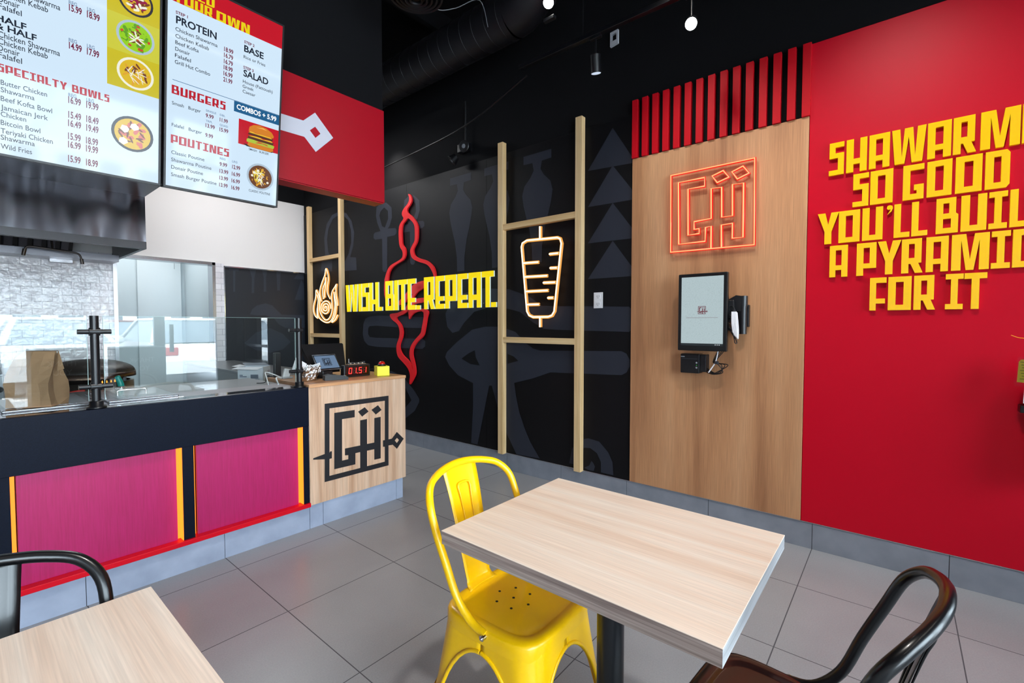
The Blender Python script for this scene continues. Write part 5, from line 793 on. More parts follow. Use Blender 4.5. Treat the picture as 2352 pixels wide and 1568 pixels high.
def artL(t, u0, u1, v1):
    S = D['shL']; m = MB(); y = S['yel']; b_ = S['band']; x0 = y[1][0]; yb = (y[1][1]+y[2][1])/2; ym = (b_[1][1]+b_[2][1])/2
    m.prism([[(x0, yb), (u1, yb), (u1, ym), (x0, ym)]], sf, None, 0.0006, 0); m.prism([[(x0, ym), (u1, ym), (u1, b_[0][1]), (x0, b_[0][1])]], sf, None, 0.0006, 1); m.prism([[(x0, b_[0][1]), (u1, b_[0][1]), (u1, v1), (x0, v1)]], sf, None, 0.0006, 0)
    build('yellow_band', m, [E_('mustard', 204, 190, 28), E_('lime_mustard', 206, 204, 60)], t, fix=False)
    B = S['bowls']; cx = (x0+u1)/2+0.006; rs = 0.066
    pal = [E_('bowl_dark', 44, 42, 54), E_('rice', 222, 186, 30), E_('meat', 116, 62, 34), E_('curd', 240, 240, 224), E_('beet', 150, 20, 70), E_('bowl_grey', 176, 196, 212), E_('salad', 150, 210, 24), E_('leaf', 92, 160, 30), E_('tomato', 206, 70, 40), E_('fry', 226, 166, 40), E_('rose', 214, 108, 96)]
    m = MB(); plate(m, cx, B[0][1], 0.064, 0, 1, [(2, 16, .4, .14, .7), (4, 14, .4, .2, .5), (3, 8, .4, .16, .6)]); build('rice_bowl_picture', m, pal, t, fix=False)
    m = MB(); plate(m, cx, B[1][1], 0.07, 5, 6, [(7, 22, .4, .22, .85), (6, 16, .35, .2, .8), (8, 8, .2, .14, .8), (2, 9, .3, .12, .45), (3, 8, .4, .09, .4)]); build('salad_picture', m, pal, t, fix=False)
    m = MB(); plate(m, cx, B[2][1], 0.068, 3, 1, [(9, 12, .55, .12, .8), (2, 10, .4, .12, .6), (3, 12, .6, .05, .45)]); build('fries_bowl_picture', m, pal, t, fix=False)
    m = MB(); plate(m, B[3][0], B[3][1], 0.078, 0, 1, [(10, 14, .4, .2, .8), (2, 18, .4, .1, .6), (3, 3, .42, .4, .75)]); build('noodle_bowl_picture', m, pal, t, fix=False)
screen('menu screen with red header and burger picture, nearest the red bulkhead emblem', -0.5457, 0.0006, D['menuR'], artR, 0.994)
screen('menu screen listing specialty bowls, with four bowl pictures at its edge', -1.11, -0.5575, D['menuL'], artL, 0.994)
m = MB()
for x in (-0.27, -0.83): m.bbox((P0.x+x-0.12, 2.80, 2.55), (P0.x+x+0.12, 2.984, 2.60), 0.002); m.bbox((P0.x+x-0.12, 2.962, 2.40), (P0.x+x+0.12, 2.985, 2.75), 0.002)
setp(build('screen_bracket', m, m_blk), 'black wall brackets behind the menu screens', 'bracket')

# red bulkhead sign
t = thing('bulkhead_sign', 'red box sign with a white key-shaped emblem hung over the counter end', 'sign', (1.0, 3.05, 2.2553))
SR, ST = 2.0966, 2.931
m = MB(); m.bbox((-1.2, 2.986, 2.2553), (SR+0.001, 2.9995, ST), 0.001); m.box((-1.2, 2.9995, 2.250), (SR+0.001, 3.118, 2.2553)); build('red_facing', m, mat('red_laminate', rgb(170, 4, 28), 0.4), t)
m = MB(); m.prism(D['key'], lambda a, c, d: (a, 2.986-d, c), None, 0.0012); build('white_emblem', m, mat('white_vinyl', rgb(206, 206, 216), 0.5), t, fix=False)

# ------------------------------------------------------------------ kitchen
HX, HY = 1.165, 5.36
t = thing('exhaust_hood', 'large stainless exhaust hood over the tiled kitchen wall', 'exhaust hood', (0, 6.0, 2.04))
m_hood = mat('hood_steel', rgb(158, 158, 166), 0.2, 1.0)
N, L, bs = nodes(m_hood); tc = N.new('ShaderNodeTexCoord'); nz = N.new('ShaderNodeTexNoise'); nz.inputs['Scale'].default_value = 1.0; nz.inputs['Detail'].default_value = 1; bp = N.new('ShaderNodeBump'); bp.inputs['Strength'].default_value = 0.8; bp.inputs['Distance'].default_value = 0.05; mp = N.new('ShaderNodeMapping'); mp.inputs['Scale'].default_value = (5.5, 5.5, 1.3)
L.new(tc.outputs['Object'], mp.inputs[0]); L.new(mp.outputs[0], nz.inputs['Vector']); L.new(nz.outputs['Fac'], bp.inputs['Height']); L.new(bp.outputs['Normal'], bs.inputs['Normal'])
m = MB(); m.box((-2.6, HY, 2.105), (HX, HY+0.03, 2.515)); build('front_panel', m, m_hood, t)
m = MB(); m.box((-2.6, HY-0.004, 2.04), (HX+0.002, HY+0.06, 2.105)); m.box((-2.6, HY+0.06, 2.06), (HX, HY+0.10, 2.075)); build('drip_lip', m, mat('hood_lip_steel', rgb(92, 91, 93), 0.45, 0.9), t)
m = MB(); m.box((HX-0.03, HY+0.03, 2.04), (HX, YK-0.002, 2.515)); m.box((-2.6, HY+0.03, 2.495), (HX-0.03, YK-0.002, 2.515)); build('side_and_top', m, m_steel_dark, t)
m = MB(); m.box((-2.6, YK-0.30, 2.0), (HX-0.03, YK-0.003, 2.02)); m.box((-2.6, YK-0.31, 2.0), (HX-0.03, YK-0.29, 2.066)); build('rear_ledge', m, mat('ledge_steel', rgb(128, 128, 134), 0.28, 1.0), t)
for i in range(6):
    x0 = -2.2+i*0.5; m = MB(); F_ = Matrix.Translation((x0, YK-0.30, 2.07)) @ Matrix.Rotation(R(42), 4, 'X')
    m.box((0, 0, 0), (0.48, 0.03, 0.46), 1, F_)
    for k in range(5): m.bbox((0.015+k*0.094, -0.02, 0.01), (0.075+k*0.094, 0.0, 0.45), 0.006, 0, F_)
    if x0 < 0.75: build('baffle_filter', m, [m_steel_dark, m_blk], t)
m = MB()
m.tube(catmull([(0.44, 6.12, 2.02), (0.455, 6.11, 2.05), (0.50, 6.10, 2.055), (0.62, 6.10, 2.045), (0.74, 6.10, 2.035), (0.80, 6.10, 2.02), (0.82, 6.11, 1.97)], 6), 0.009, 8); m.tube([(0.62, 6.10, 2.045), (0.61, 6.15, 2.3)], 0.009, 8); m.tube([(0.44, 6.12, 2.03), (0.43, 6.12, 1.97)], 0.014, 8); m.tube([(0.82, 6.11, 1.98), (0.825, 6.11, 1.93)], 0.014, 8)
build('fire_nozzle_pipe', m, mat('old_brass_pipe', rgb(84, 78, 74), 0.35, 0.9), t)
m = MB(); m.bbox((0.635, YK-0.09, 1.965), (0.81, YK-0.003, 2.03), 0.004); build('grease_cup', m, m_steel, t)
b = MB(); b.bbox((-2.6, 4.85, 2.52), (1.158, 6.59, 4.3), 0.004, 0); b.bbox((-2.6, 4.845, 2.515), (1.164, 6.59, 2.535), 0.003, 1)
setp(build('hood_enclosure', b, [mat('dark_grey_enclosure', rgb(70, 68, 68), 0.6), m_steel_dark]), 'dark grey boxed enclosure above the exhaust hood', 'enclosure')

t = thing('cooking_range', 'stainless range with black control knobs below the tiled wall at the left edge', 'range', (-0.35, 6.2, 0))
m = MB(); m.bbox((-1.3, 5.9, 0.1), (0.27, 6.57, 0.92), 0.004); m.bbox((-1.3, 5.86, 0.70), (0.27, 5.9, 0.905), 0.004); build('range_body', m, m_steel_brush, t)
for k in range(6):
    x = 0.262-0.24*k-0.02; m = MB(); m.cyl((x, 5.862, 0.79), (x, 5.83, 0.79), 0.027, 0.023, n=18); m.box((x-0.004, 5.822, 0.775), (x+0.004, 5.832, 0.812)); build('knob', m, m_blk, t)
m = MB()
for k in range(3): m.bbox((-1.25+0.5*k, 5.95, 0.92), (-0.80+0.5*k, 6.45, 0.945), 0.004)
build('grates', m, m_blk, t)

t = thing('prep_table', 'stainless prep table behind the counter carrying the domed griddle', 'table', (0.6, 4.2, 0))
m = MB(); m.bbox((-0.2, 3.9, 0.74), (1.15, 4.6, 0.78), 0.003); build('table_top', m, m_steel_brush, t)
for x in (-0.15, 1.1):
    for y in (3.95, 4.55):
        m = MB(); m.cyl((x, y, 0), (x, y, 0.74), 0.02, n=12); build('leg', m, m_steel, t)
t = thing('saj_griddle', 'domed black griddle on a round steel gas burner behind the paper bag', 'griddle', (0.556, 4.25, 0.78))
gc = (0.556*1.06, 4.25); gr = 0.252
m = MB(); m.lathe([(gr-0.012, 0.78), (gr-0.012, 0.955), (gr-0.03, 0.957), (gr-0.03, 0.80)], (gc[0], gc[1], 0), 48); build('burner_drum', m, mat('warm_steel', rgb(164, 156, 140), 0.3, 1.0), t)
m = MB(); m.lathe([(gr, 0.985), (gr, 1.018), (gr-0.01, 1.02), (gr-0.01, 0.985), (gr, 0.985)], (gc[0], gc[1], 0), 48); build('dome_rim', m, mat('heat_tinted_steel', rgb(104, 82, 70), 0.3, 0.9), t)
m = MB(); m.lathe([(gr-0.005, 1.019)]+[(gr*math.cos(a)*0.98, 1.019+0.088*math.sin(a)) for a in [PI/2*i/10 for i in range(1, 11)]], (gc[0], gc[1], 0), 48); build('dome', m, mat('seasoned_iron', rgb(48, 40, 36), 0.45, 0.3, bump=0.2, bscale=60), t)
m = MB()
for k in range(4): a = PI/4+k*PI/2; m.bbox((gc[0]+0.225*math.cos(a)-0.01, gc[1]+0.225*math.sin(a)-0.01, 0.95), (gc[0]+0.225*math.cos(a)+0.01, gc[1]+0.225*math.sin(a)+0.01, 0.99), 0.002)
build('dome_support', m, m_blk, t)
m = MB(); fl = random.Random(3)
for k in range(6):
    a = -PI*0.52+PI*0.2*k/5; x, y = gc[0]+0.2*math.cos(a), gc[1]+0.2*math.sin(a); m.lathe([(0, 0), (0.004, 0.004), (0.003, 0.012), (0, 0.02)], (x, y, 0.953), 8)
build('gas_flame', m, emit_mat('gas_flame', rgb(255, 150, 60), 2.0, 0.4), t)
m = MB(); m.tube([(0.40, 3.99, 0.90), (0.40, 3.955, 0.905)], 0.016, 12, 1); m.bbox((0.41, 3.945, 0.895), (0.53, 3.965, 0.918), 0.005, 0, Matrix.Translation((0.41, 3.955, 0.9)) @ Matrix.Rotation(R(-8), 4, 'Y') @ Matrix.Translation((-0.41, -3.955, -0.9))); build('gas_tap', m, [mat('red_handle', rgb(206, 40, 28), 0.4), m_blk], t)
t = thing('squeeze_bottle', 'teal bottle tip poking up behind the steel pan lid', 'bottle', (0.655, 3.72, 0.93))
m = MB(); m.lathe([(0, 0), (0.03, 0), (0.03, 0.02), (0.02, 0.03)], (0.662, 3.72, 0.93), 20); build('collar', m, m_steel, t)
m = MB(); m.tube(catmull([(0.664, 3.72, 0.958), (0.660, 3.72, 0.98), (0.652, 3.72, 1.005), (0.645, 3.72, 1.024)], 5), [0.017]*5+[0.016]*5+[0.0145]*4+[0.012, 0.008], 14); build('tip', m, mat('teal_plastic', rgb(20, 140, 130), 0.35), t)

t = thing('steel_cabinet', 'pale steel work cabinet along the mural wall behind the oak counter', 'cabinet', (2.0, 5.2, 0))
m = MB(); m.bbox((1.76, 4.1, 0.08), (2.25, 6.45, 0.87), 0.004, 0); m.bbox((1.74, 4.08, 0.87), (2.27, 6.47, 0.895), 0.003, 1); build('body', m, [mat('pale_grey_cabinet', rgb(188, 192, 196), 0.45), m_steel_brush], t)
t = thing('under_shelf', 'low white drawer unit holding the white carton behind the counter', 'cabinet', (1.55, 4.0, 0))
m = MB(); m.bbox((1.33, 3.9, 0.05), (1.735, 4.28, 0.86), 0.004); build('body', m, m_white_plastic, t)
m = MB(); m.bbox((1.33, 3.88, 0.86), (1.735, 4.28, 0.888), 0.003); build('black_top', m, m_blk_plastic, t)
t = thing('carton', 'open white cardboard carton with maroon print on the low unit behind the counter', 'carton', (1.58, 4.08, 0.889))
S_ = Matrix.Translation((1.58, 4.07, 0.889)) @ Matrix.Rotation(R(-46), 4, 'Z')
m_card = mat('white_cardboard', rgb(222, 222, 228), 0.75); m_in = mat('carton_inside', rgb(206, 204, 206), 0.8)
m = MB(); w_, d_, h_ = 0.20, 0.13, 0.112
for a, c in (((-w_/2, -d_/2, 0), (w_/2, -d_/2+0.003, h_)), ((-w_/2, d_/2-0.003, 0), (w_/2, d_/2, h_)), ((-w_/2, -d_/2, 0), (-w_/2+0.003, d_/2, h_)), ((w_/2-0.003, -d_/2, 0), (w_/2, d_/2, h_)), ((-w_/2, -d_/2, 0), (w_/2, d_/2, 0.003))): m.box(a, c, 0, S_)
build('carton_body', m, m_card, t)
m = MB(); m.add([S_ @ Vector(p) for p in ((-w_/2, d_/2, h_), (w_/2, d_/2, h_), (w_/2-0.01, -0.01, h_+0.03), (-w_/2+0.01, -0.01, h_+0.03))], [(0, 1, 2, 3)]); m.add([S_ @ Vector(p) for p in ((-w_/2, -d_/2, h_), (w_/2, -d_/2, h_), (w_/2-0.02, -d_/2-0.055, h_-0.018), (-w_/2-0.02, -d_/2-0.055, h_-0.012))], [(0, 1, 2, 3)]); m.add([S_ @ Vector(p) for p in ((-w_/2, -d_/2, h_), (-w_/2, d_/2, h_), (-w_/2-0.045, d_/2, h_+0.012), (-w_/2-0.045, -d_/2, h_+0.006))], [(0, 1, 2, 3)]); build('carton_flaps', m, m_card, t, fix=False)
sfn = lambda a, c, d: S_ @ Vector((w_/2+d, a, c)); ffn = lambda a, c, d: S_ @ Vector((a, -d_/2-d, c))
m = MB(); text_into(m, 'SYSCO', -0.042, 0.045, 0.052, 0.02, lambda a, c, d: sfn(a, c+a*0.22, d), 0.0006, 0, True); m.box((w_/2, -0.03, 0.012), (w_/2+0.0006, 0.045, 0.02), 1, S_); m.box((w_/2, -0.02, 0.026), (w_/2+0.0006, 0.045, 0.034), 1, S_)
m.box((-0.0, -d_/2-0.0006, 0.018), (0.06, -d_/2, 0.05), 2, S_); m.box((-0.085, -d_/2-0.0006, 0.03), (-0.03, -d_/2, 0.036), 1, S_); m.box((-0.085, -d_/2-0.0006, 0.042), (-0.06, -d_/2, 0.048), 1, S_); m.box((-0.092, -d_/2-0.0006, 0.012), (0.07, -d_/2, 0.015), 1, S_)
build('carton_print', m, [mat('maroon_print', rgb(122, 24, 72), 0.6), mat('blue_print', rgb(70, 82, 110), 0.6), mat('barcode_grey', rgb(120, 126, 140), 0.6)], t)
t = thing('network_box', 'upright dark router box behind the white phone handset', 'router', (1.76, 3.95, 0.889))
m = MB(); m.bbox((1.765, 4.12, 0.8955), (1.82, 4.16, 1.10), 0.006); m.bbox((1.772, 4.118, 1.085), (1.815, 4.121, 1.095), 0.0005); build('case', m, mat('router_grey', rgb(52, 54, 58), 0.4), t)
t = thing('kitchen_light_panel', 'flat ceiling light panel above the cooking area', 'ceiling light', (2.05, 5.2, 3.6))
m = MB(); m.bbox((1.6, 4.6, 3.60), (2.5, 5.8, 3.64), 0.003); build('light_frame', m, m_white_plastic, t)
m = MB(); m.quad([(1.63, 4.63, 3.598), (2.47, 4.63, 3.598), (2.47, 5.77, 3.598), (1.63, 5.77, 3.598)]); build('diffuser', m, emit_mat('panel_light', (0.97, 0.98, 1.0, 1), KPANEL), t)

# ------------------------------------------------------------------ tables and chairs
def table(label, x0, x1, y0, y1):
    cx, cy = (x0+x1)/2, (y0+y1)/2
    t = thing('dining_table', label, 'table', (cx, cy, 0), 'pedestal tables with pale wood tops')
    m = MB(); m.bbox((x0, y0, 0.7475), (x1, y1, 0.75), 0.0012, 0); build('laminate_top', m, m_table, t)
    m = MB(); m.box((x0+0.001, y0+0.001, 0.711), (x1-0.001, y1-0.001, 0.7475), 0)
    m.mi = [0, 0, 1, 0, 1, 0]; build('table_board', m, [m_table_edge, m_table_edge_x], t)
    m = MB(); m.cyl((cx, cy, 0.02), (cx, cy, 0.70), 0.0385, n=32); build('column', m, m_blk, t)
    m = MB(); m.bbox((cx-0.2, cy-0.2, 0.70), (cx+0.2, cy+0.2, 0.711), 0.003); build('top_plate', m, m_blk, t)
    m = MB(); m.bbox((cx-0.27, cy-0.04, 0.0), (cx+0.27, cy+0.04, 0.025), 0.008); m.bbox((cx-0.04, cy-0.32, 0.0), (cx+0.04, cy+0.32, 0.025), 0.008); m.lathe([(0.07, 0.025), (0.055, 0.04), (0.0385, 0.045)], (cx, cy, 0), 24); build('base', m, m_blk, t)
table('pale wood-topped table with the yellow chair pushed under it', 0.884, 1.484, 0.233, 0.999)
table('pale wood-topped table in the lower left corner with a black chair behind it', -0.33, 0.272, 0.525, 1.287)

def chair_meshes(mf, ms):
    """returns a list of (name, builder, materials, level); local space, forward is +y"""
    out = []
    H = 0.182; zt = 0.432
    def corner_leg(sx, sy):
        m = MB(); rows = []; edges = [[], []]
        zs = [0.0, 0.06, 0.12, 0.17, 0.22, 0.26, 0.295, 0.325, 0.345, 0.355, 0.361, 0.365, 0.3675, 0.369, 0.3698, 0.3705, 0.40, zt]
        za, z1 = 0.37, 0.10
        for z in zs:
            k = 1-z/zt; cx = H-0.001+0.046*k**1.3; rr = 0.045+0.032*(z/zt)**2
            if z >= za: wv = cx
            else:
                q = max(0, (z-z1)/(za-z1)); wv = 0.034+0.018*z/za+(cx-0.052)*(1-math.sqrt(max(0, 1-q**2.6)))
            wv = min(wv, cx)
            row = []
            nA = 6
            for i in range(nA+1):                                   # along the x side towards the corner
                d = wv+(rr-wv)*i/nA if wv > rr else wv*(1-i/nA)*0.6+0.4*wv
                row.append((cx-d, cx))
            for i in range(1, 6):
                a = PI/2*(1-i/6); c_ = min(rr, wv); row.append((cx-c_+c_*math.cos(a), cx-c_+c_*math.sin(a)))
            for i in range(nA+1):
                d = rr+(wv-rr)*i/nA if wv > rr else wv*0.4+0.6*wv*i/nA
                row.append((cx, cx-d))
            rows.append([(sx*x, sy*y, z) for x, y in row])
        n = len(rows[0]); vs = [p for r in rows for p in r]
        m.add(vs, [(i*n+k, i*n+k+1, (i+1)*n+k+1, (i+1)*n+k) for i in range(len(rows)-1) for k in range(n-1)], 0, True)
        for k in (0, n-1):
            pts = [rows[i][k] for i in range(len(rows)-2)]
            m.tube(pts, 0.006, 8)
        return m
    for sx in (-1, 1):
        for sy in (-1, 1): out.append(('leg', corner_leg(sx, sy), [mf], 0.0016))
    feet = []
    for sx in (-1, 1):
        for sy in (-1, 1):
            m = MB(); c = H+0.045-0.02; m.bbox((sx*c-0.02, sy*c-0.02, 0.0), (sx*c+0.02, sy*c+0.02, 0.012), 0.004); out.append(('rubber_foot', m, [m_blk_plastic], 0))
    # seat: rounded square pan with a shallow sunken field
    m = MB(); n = 64
    def sq(r, p=5.0):
        o = []
        for k in range(n):
            a = 2*PI*k/n; c, s = math.cos(a), math.sin(a); q = (abs(c)**p+abs(s)**p)**(-1/p); o.append((r*q*c, r*q*s))
        return o
    prof = [(0.1865, 0.398), (0.1865, 0.418), (0.186, 0.434), (0.1835, 0.441), (0.178, 0.446), (0.168, 0.448), (0.154, 0.447), (0.148, 0.4435), (0.142, 0.4425), (0.10, 0.4425), (0.05, 0.442)]
    vs = [(x, y, z) for r, z in prof for x, y in sq(r)]
    m.add(vs, [(i*n+k, i*n+(k+1) % n, (i+1)*n+(k+1) % n, (i+1)*n+k) for i in range(len(prof)-1) for k in range(n)], 0, True)
    o_ = len(prof)-1; m.add([(x, y, 0.442) for x, y in sq(0.05)], [list(range(n))], 0)
    if ms is mf:
        for x, y in ((0, 0), (0.05, 0.03), (-0.05, 0.03), (0.05, -0.03), (-0.05, -0.03), (0, 0.06), (0, -0.06)): m.cyl((x, y-0.02, 0.4422), (x, y-0.02, 0.4432), 0.0045, n=10, mi=1)
    out.append(('seat', m, [ms, m_blk_plastic], 0))
    if ms is not mf:
        m = MB(); pts = [(x, y, 0.436) for x, y in sq(0.186)]; m.tube(pts, 0.006, 8, closed=True); out.append(('seat_rim', m, [mf], 0))
    # bent back tube
    half = [(0.182, 0.02, 0.432), (0.1835, -0.0386, 0.448), (0.1912, -0.0915, 0.508), (0.2006, -0.1293, 0.604), (0.2058, -0.1689, 0.697), (0.2006, -0.2004, 0.771), (0.169, -0.2332, 0.814), (0.1163, -0.257, 0.833), (0.0553, -0.272, 0.843)]
    P = half+[(0, -0.2755, 0.8465)]+[(-x, y, z) for x, y, z in half[::-1]]
    m = MB(); m.tube(catmull(P, 5), 0.0125, 14); out.append(('back_tube', m, [mf], 0))
    for sx in (-1, 1):
        m = MB(); m.cyl((sx*0.18, 0.018, 0.428), (sx*0.2005, 0.018, 0.428), 0.0085, n=12); m.sphere((sx*0.2005, 0.018, 0.428), 0.006, 10, 6); out.append(('bolt', m, [m_chrome], 0))
    # splat
    m = MB(); path = catmull([(0, -0.272, 0.842), (0, -0.245, 0.76), (0, -0.218, 0.66), (0, -0.194, 0.56), (0, -0.180, 0.49), (0, -0.172, 0.458), (0, -0.150, 0.446)], 4)
    vs = []; nn_ = 9
    for i, p in enumerate(path):
        t_ = i/(len(path)-1); hw = 0.083-0.026*min(1, t_*1.35) + (0.012*max(0, t_-0.75)/0.25)
        for k in range(nn_):
            s = -1+2*k/(nn_-1); vs.append((hw*s, p.y-0.006*(1-s*s)+0.0, p.z))
    m.add(vs, [(i*nn_+k, i*nn_+k+1, (i+1)*nn_+k+1, (i+1)*nn_+k) for i in range(len(path)-1) for k in range(nn_-1)], 0, True)
    out.append(('splat', m, [mf], 0.0018))
    m = MB()
    for yy in (0.0022, -0.0095):
        U = catmull([(-0.021, -0.2128+yy, 0.64), (-0.026, -0.2375+yy, 0.735), (-0.029, -0.2476+yy, 0.768), (-0.022, -0.2515+yy, 0.779), (0, -0.2535+yy, 0.781), (0.022, -0.2515+yy, 0.779), (0.029, -0.2476+yy, 0.768), (0.026, -0.2375+yy, 0.735), (0.021, -0.2128+yy, 0.64)], 4); n_ = len(U)
        m.tube(U, [0.0012+0.003*min(1, i/9, (n_-1-i)/9) for i in range(n_)], 8)
    out.append(('splat_bead', m, [mf], 0))
    return out
def make_chair(label, mf, ms):
    root = thing('metal_chair', label, 'chair', (0, 0, 0), 'stackable metal chairs'); parts = {}
    legs = []
    for nm, m, mm, sol in chair_meshes(mf, ms):
        par = root
        if nm == 'rubber_foot': par = legs.pop(0)
        if nm == 'splat_bead': par = parts['splat']
        o = build(nm, m, mm, par, local=True, fix=nm not in ('leg', 'splat'))
        if sol: s = o.modifiers.new('sheet', 'SOLIDIFY'); s.thickness = sol; s.offset = 0
        if nm == 'leg': legs.append(o)
        parts[nm] = o
    return root
m_chy = mat('yellow_powder_coat', rgb(255, 198, 0), 0.32, coat=0.2)
yc = make_chair('yellow metal chair pushed under the far end of the table', m_chy, m_chy); yc.location = (1.160, 0.936, 0); yc.rotation_euler.z = 3.164
m_seatw = mat('dark_brown_seat', rgb(40, 14, 14), 0.3, coat=0.3)
bc = make_chair('black metal chair with dark brown seat at the near end of the table', m_blk_gloss, m_seatw); bc.location = (1.162, 0.195, 0); bc.rotation_euler.z = -0.085
b2 = copy_tree(bc); b2['label'] = 'black metal chair behind the table in the lower left corner'; b2.location = (-0.005, 1.174, 0); b2.rotation_euler.z = 3.12

# ------------------------------------------------------------------ ceiling things
m_duct = mat('black_painted_duct', rgb(26, 26, 30), 0.42, 0.3)
m = MB(); DXc, DZc, DR_ = 2.85, 3.75, 0.172
m.cyl((DXc, 2.35, DZc), (DXc, 6.5, DZc), DR_, n=40, cap=False)
y = 2.4
while y < 6.5: m.tube([(DXc+(DR_+0.001)*math.cos(a), y, DZc+(DR_+0.001)*math.sin(a)) for a in [2*PI*k/36 for k in range(36)]], 0.003, 6, closed=True); y += 0.13
elb = [(DXc-0.02*k*k*0.12, 2.35-0.30*math.sin(PI/2*k/8), DZc+0.30*(1-math.cos(PI/2*k/8))) for k in range(9)]
m.tube(elb+[(elb[-1][0], elb[-1][1], 4.1)], DR_, 36, cap=False)
for k in (0, 2, 4, 6, 8): m.tube(elb[k:k+1]+[(elb[k][0], elb[k][1]-0.004, elb[k][2]+0.004)], DR_+0.005, 36)
setp(build('air_duct', m, m_duct), 'round black spiral air duct with an elbow under the black ceiling', 'air duct')
t = thing('round_diffuser', 'round black ceiling air diffuser with concentric rings', 'diffuser', (1.935, 2.40, 3.42))
for k, r in enumerate((0.17, 0.138, 0.106, 0.074, 0.042)):
    m = MB(); z = 3.42-0.008*k; m.lathe([(r, z), (r-0.012, z+0.018), (r-0.018, z+0.016), (r-0.005, z-0.003), (r, z)], (1.935, 2.40, 0), 40); build('ring', m, m_duct, t)
m = MB(); m.cyl((1.935, 2.40, 3.45), (1.935, 2.40, 4.1), 0.1, n=32); build('neck', m, m_duct, t)

# track lights
TX = 2.8
m = MB(); m.bbox((TX-0.018, -1.4, 3.27), (TX+0.018, 2.25, 3.30), 0.002)
for y in (-1.0, 0.4, 1.7): m.cyl((TX, y, 3.30), (TX, y, 4.27), 0.004, n=8)
setp(build('light_track', m, m_blk), 'thin black lighting track above the oak panel', 'light track')
m_lens = emit_mat('lamp_lens', (1, 0.97, 0.92, 1), 60, 0.3)
m_lens_off = emit_mat('lamp_lens_soft', rgb(220, 235, 255), 0.7, 0.3)
def spot(label, loc, aim, lit, energy=0, ang=60):
    loc = Vector(loc); d = (Vector(aim)-loc).normalized()
    t = thing('track_spotlight', label, 'spotlight', loc, 'track spotlights')
    m = MB(); m.cyl(loc-d*0.055, loc+d*0.055, 0.034, n=24); build('lamp_can', m, m_blk, t)
    m = MB(); q = loc+d*0.0556; m.cyl(q, q+d*0.0005, 0.0315, n=24); build('lens', m, m_lens if lit else m_lens_off, t)
    m = MB(); m.tube([loc, (loc.x, loc.y, 3.265)] if abs(loc.x-TX) < 0.2 else [loc, (loc.x, loc.y, loc.z+0.2), (loc.x, loc.y, 4.27)], 0.006, 8); m.bbox((loc.x-0.014, loc.y-0.04, 3.25), (loc.x+0.014, loc.y+0.04, 3.27), 0.002); build('stem', m, m_blk, t)
    if energy: lamp('spot_lamp', 'SPOT', loc+d*0.06, energy, (1, 0.95, 0.88), aim, 0.025, spot=ang, blend=0.8)
spot('unlit-looking black cylinder spotlight nearest the timber frames', (TX, 1.60, 3.085), (3.3, 1.75, 1.0), False)
spot('glaring bright round spotlight above the red slats', (TX, 0.968, 3.10), (0.9, 0.45, 1.7), True)
spot('bright spotlight by the duct elbow at the top edge', (2.45, 1.73, 3.37), (0.6, 0.9, 1.6), True)
m = MB(); m.tube(catmull([(TX+0.02, 2.2, 3.22), (2.86, 2.9, 3.05), (3.0, 3.9, 3.05), (3.2, 5.2, 3.1), (3.25, 5.9, 3.12)], 8), 0.007, 8); setp(build('conduit_cable', m, m_blk), 'black cable sagging along the top of the black wall', 'cable')
t = thing('junction_box', 'small pale open bracket on the black wall above the slats', 'bracket', (XW-0.01, 1.70, 3.47))
m = MB(); m.prism([[(1.67, 3.46), (1.735, 3.45), (1.735, 3.555), (1.67, 3.56)], [(1.683, 3.49), (1.683, 3.54), (1.722, 3.535), (1.722, 3.485)]], onwall, 0.001, 0.02); build('bracket_plate', m, mat('pale_grey_plastic', rgb(176, 178, 184), 0.5), t)
t = thing('emergency_light', 'black twin-head emergency light high on the black wall', 'emergency light', (XW-0.04, 3.28, 3.0))
m = MB(); m.bbox((XW-0.07, 3.22, 3.02), (XW-0.001, 3.36, 3.10), 0.006); m.tube([(XW-0.04, 3.27, 3.10), (XW-0.04, 3.27, 3.5)], 0.01, 8); build('battery_box', m, m_blk_plastic, t)
for y, z, ax in ((3.36, 2.955, (-0.5, 0.5, -0.7)), (3.20, 3.03, (-0.9, -0.2, -0.1))):
    m = MB(); d = Vector(ax).normalized(); c = Vector((XW-0.11, y, z)); m.lathe([(0, 0)], (0, 0, 0)) if False else None
    m.cyl(c-d*0.03, c+d*0.03, 0.035, 0.055, n=24); m.cyl(c+d*0.03, c+d*0.034, 0.055, 0.05, n=24); h = build('lamp_head', m, m_blk_plastic, t)
    m = MB(); m.cyl(c+d*0.0342, c+d*0.036, 0.02, n=16); build('lens', m, mat('grey_lens', rgb(120, 124, 130), 0.2), h)
m = MB(); m.tube([(1.9, 5.0, 3.45), (3.05, 4.6, 3.22)], 0.06, 20); m.tube([(2.58, 4.763, 3.316), (2.58, 4.763, 4.27)], 0.02, 10); m.tube([(1.95, 4.2, 3.36), (2.85, 4.2, 3.52)], 0.03, 14)
setp(build('sprinkler_pipe', m, m_duct), 'black sprinkler pipe with a red collar beside the bulkhead', 'pipe')
m = MB(); a = Vector((1.9, 5.0, 3.45)); b_ = Vector((3.05, 4.6, 3.22)); dd = (b_-a).normalized(); c = a+dd*0.87; m.cyl(c-dd*0.02, c+dd*0.02, 0.072, n=24); m.bbox(tuple(c+Vector((-0.02, -0.02, 0.06))), tuple(c+Vector((0.02, 0.02, 0.1))), 0.004); setp(build('pipe_collar', m, mat('red_enamel_collar', rgb(150, 34, 24), 0.3)), 'red coupling collar clamped on the black sprinkler pipe', 'pipe fitting')
m = MB()
for k in range(3): m.tube(catmull([(2.02+0.012*k, 3.22, 3.32), (2.10+0.008*k, 3.3, 3.5), (2.22+0.02*k, 3.42, 3.78)], 5), 0.004, 6)
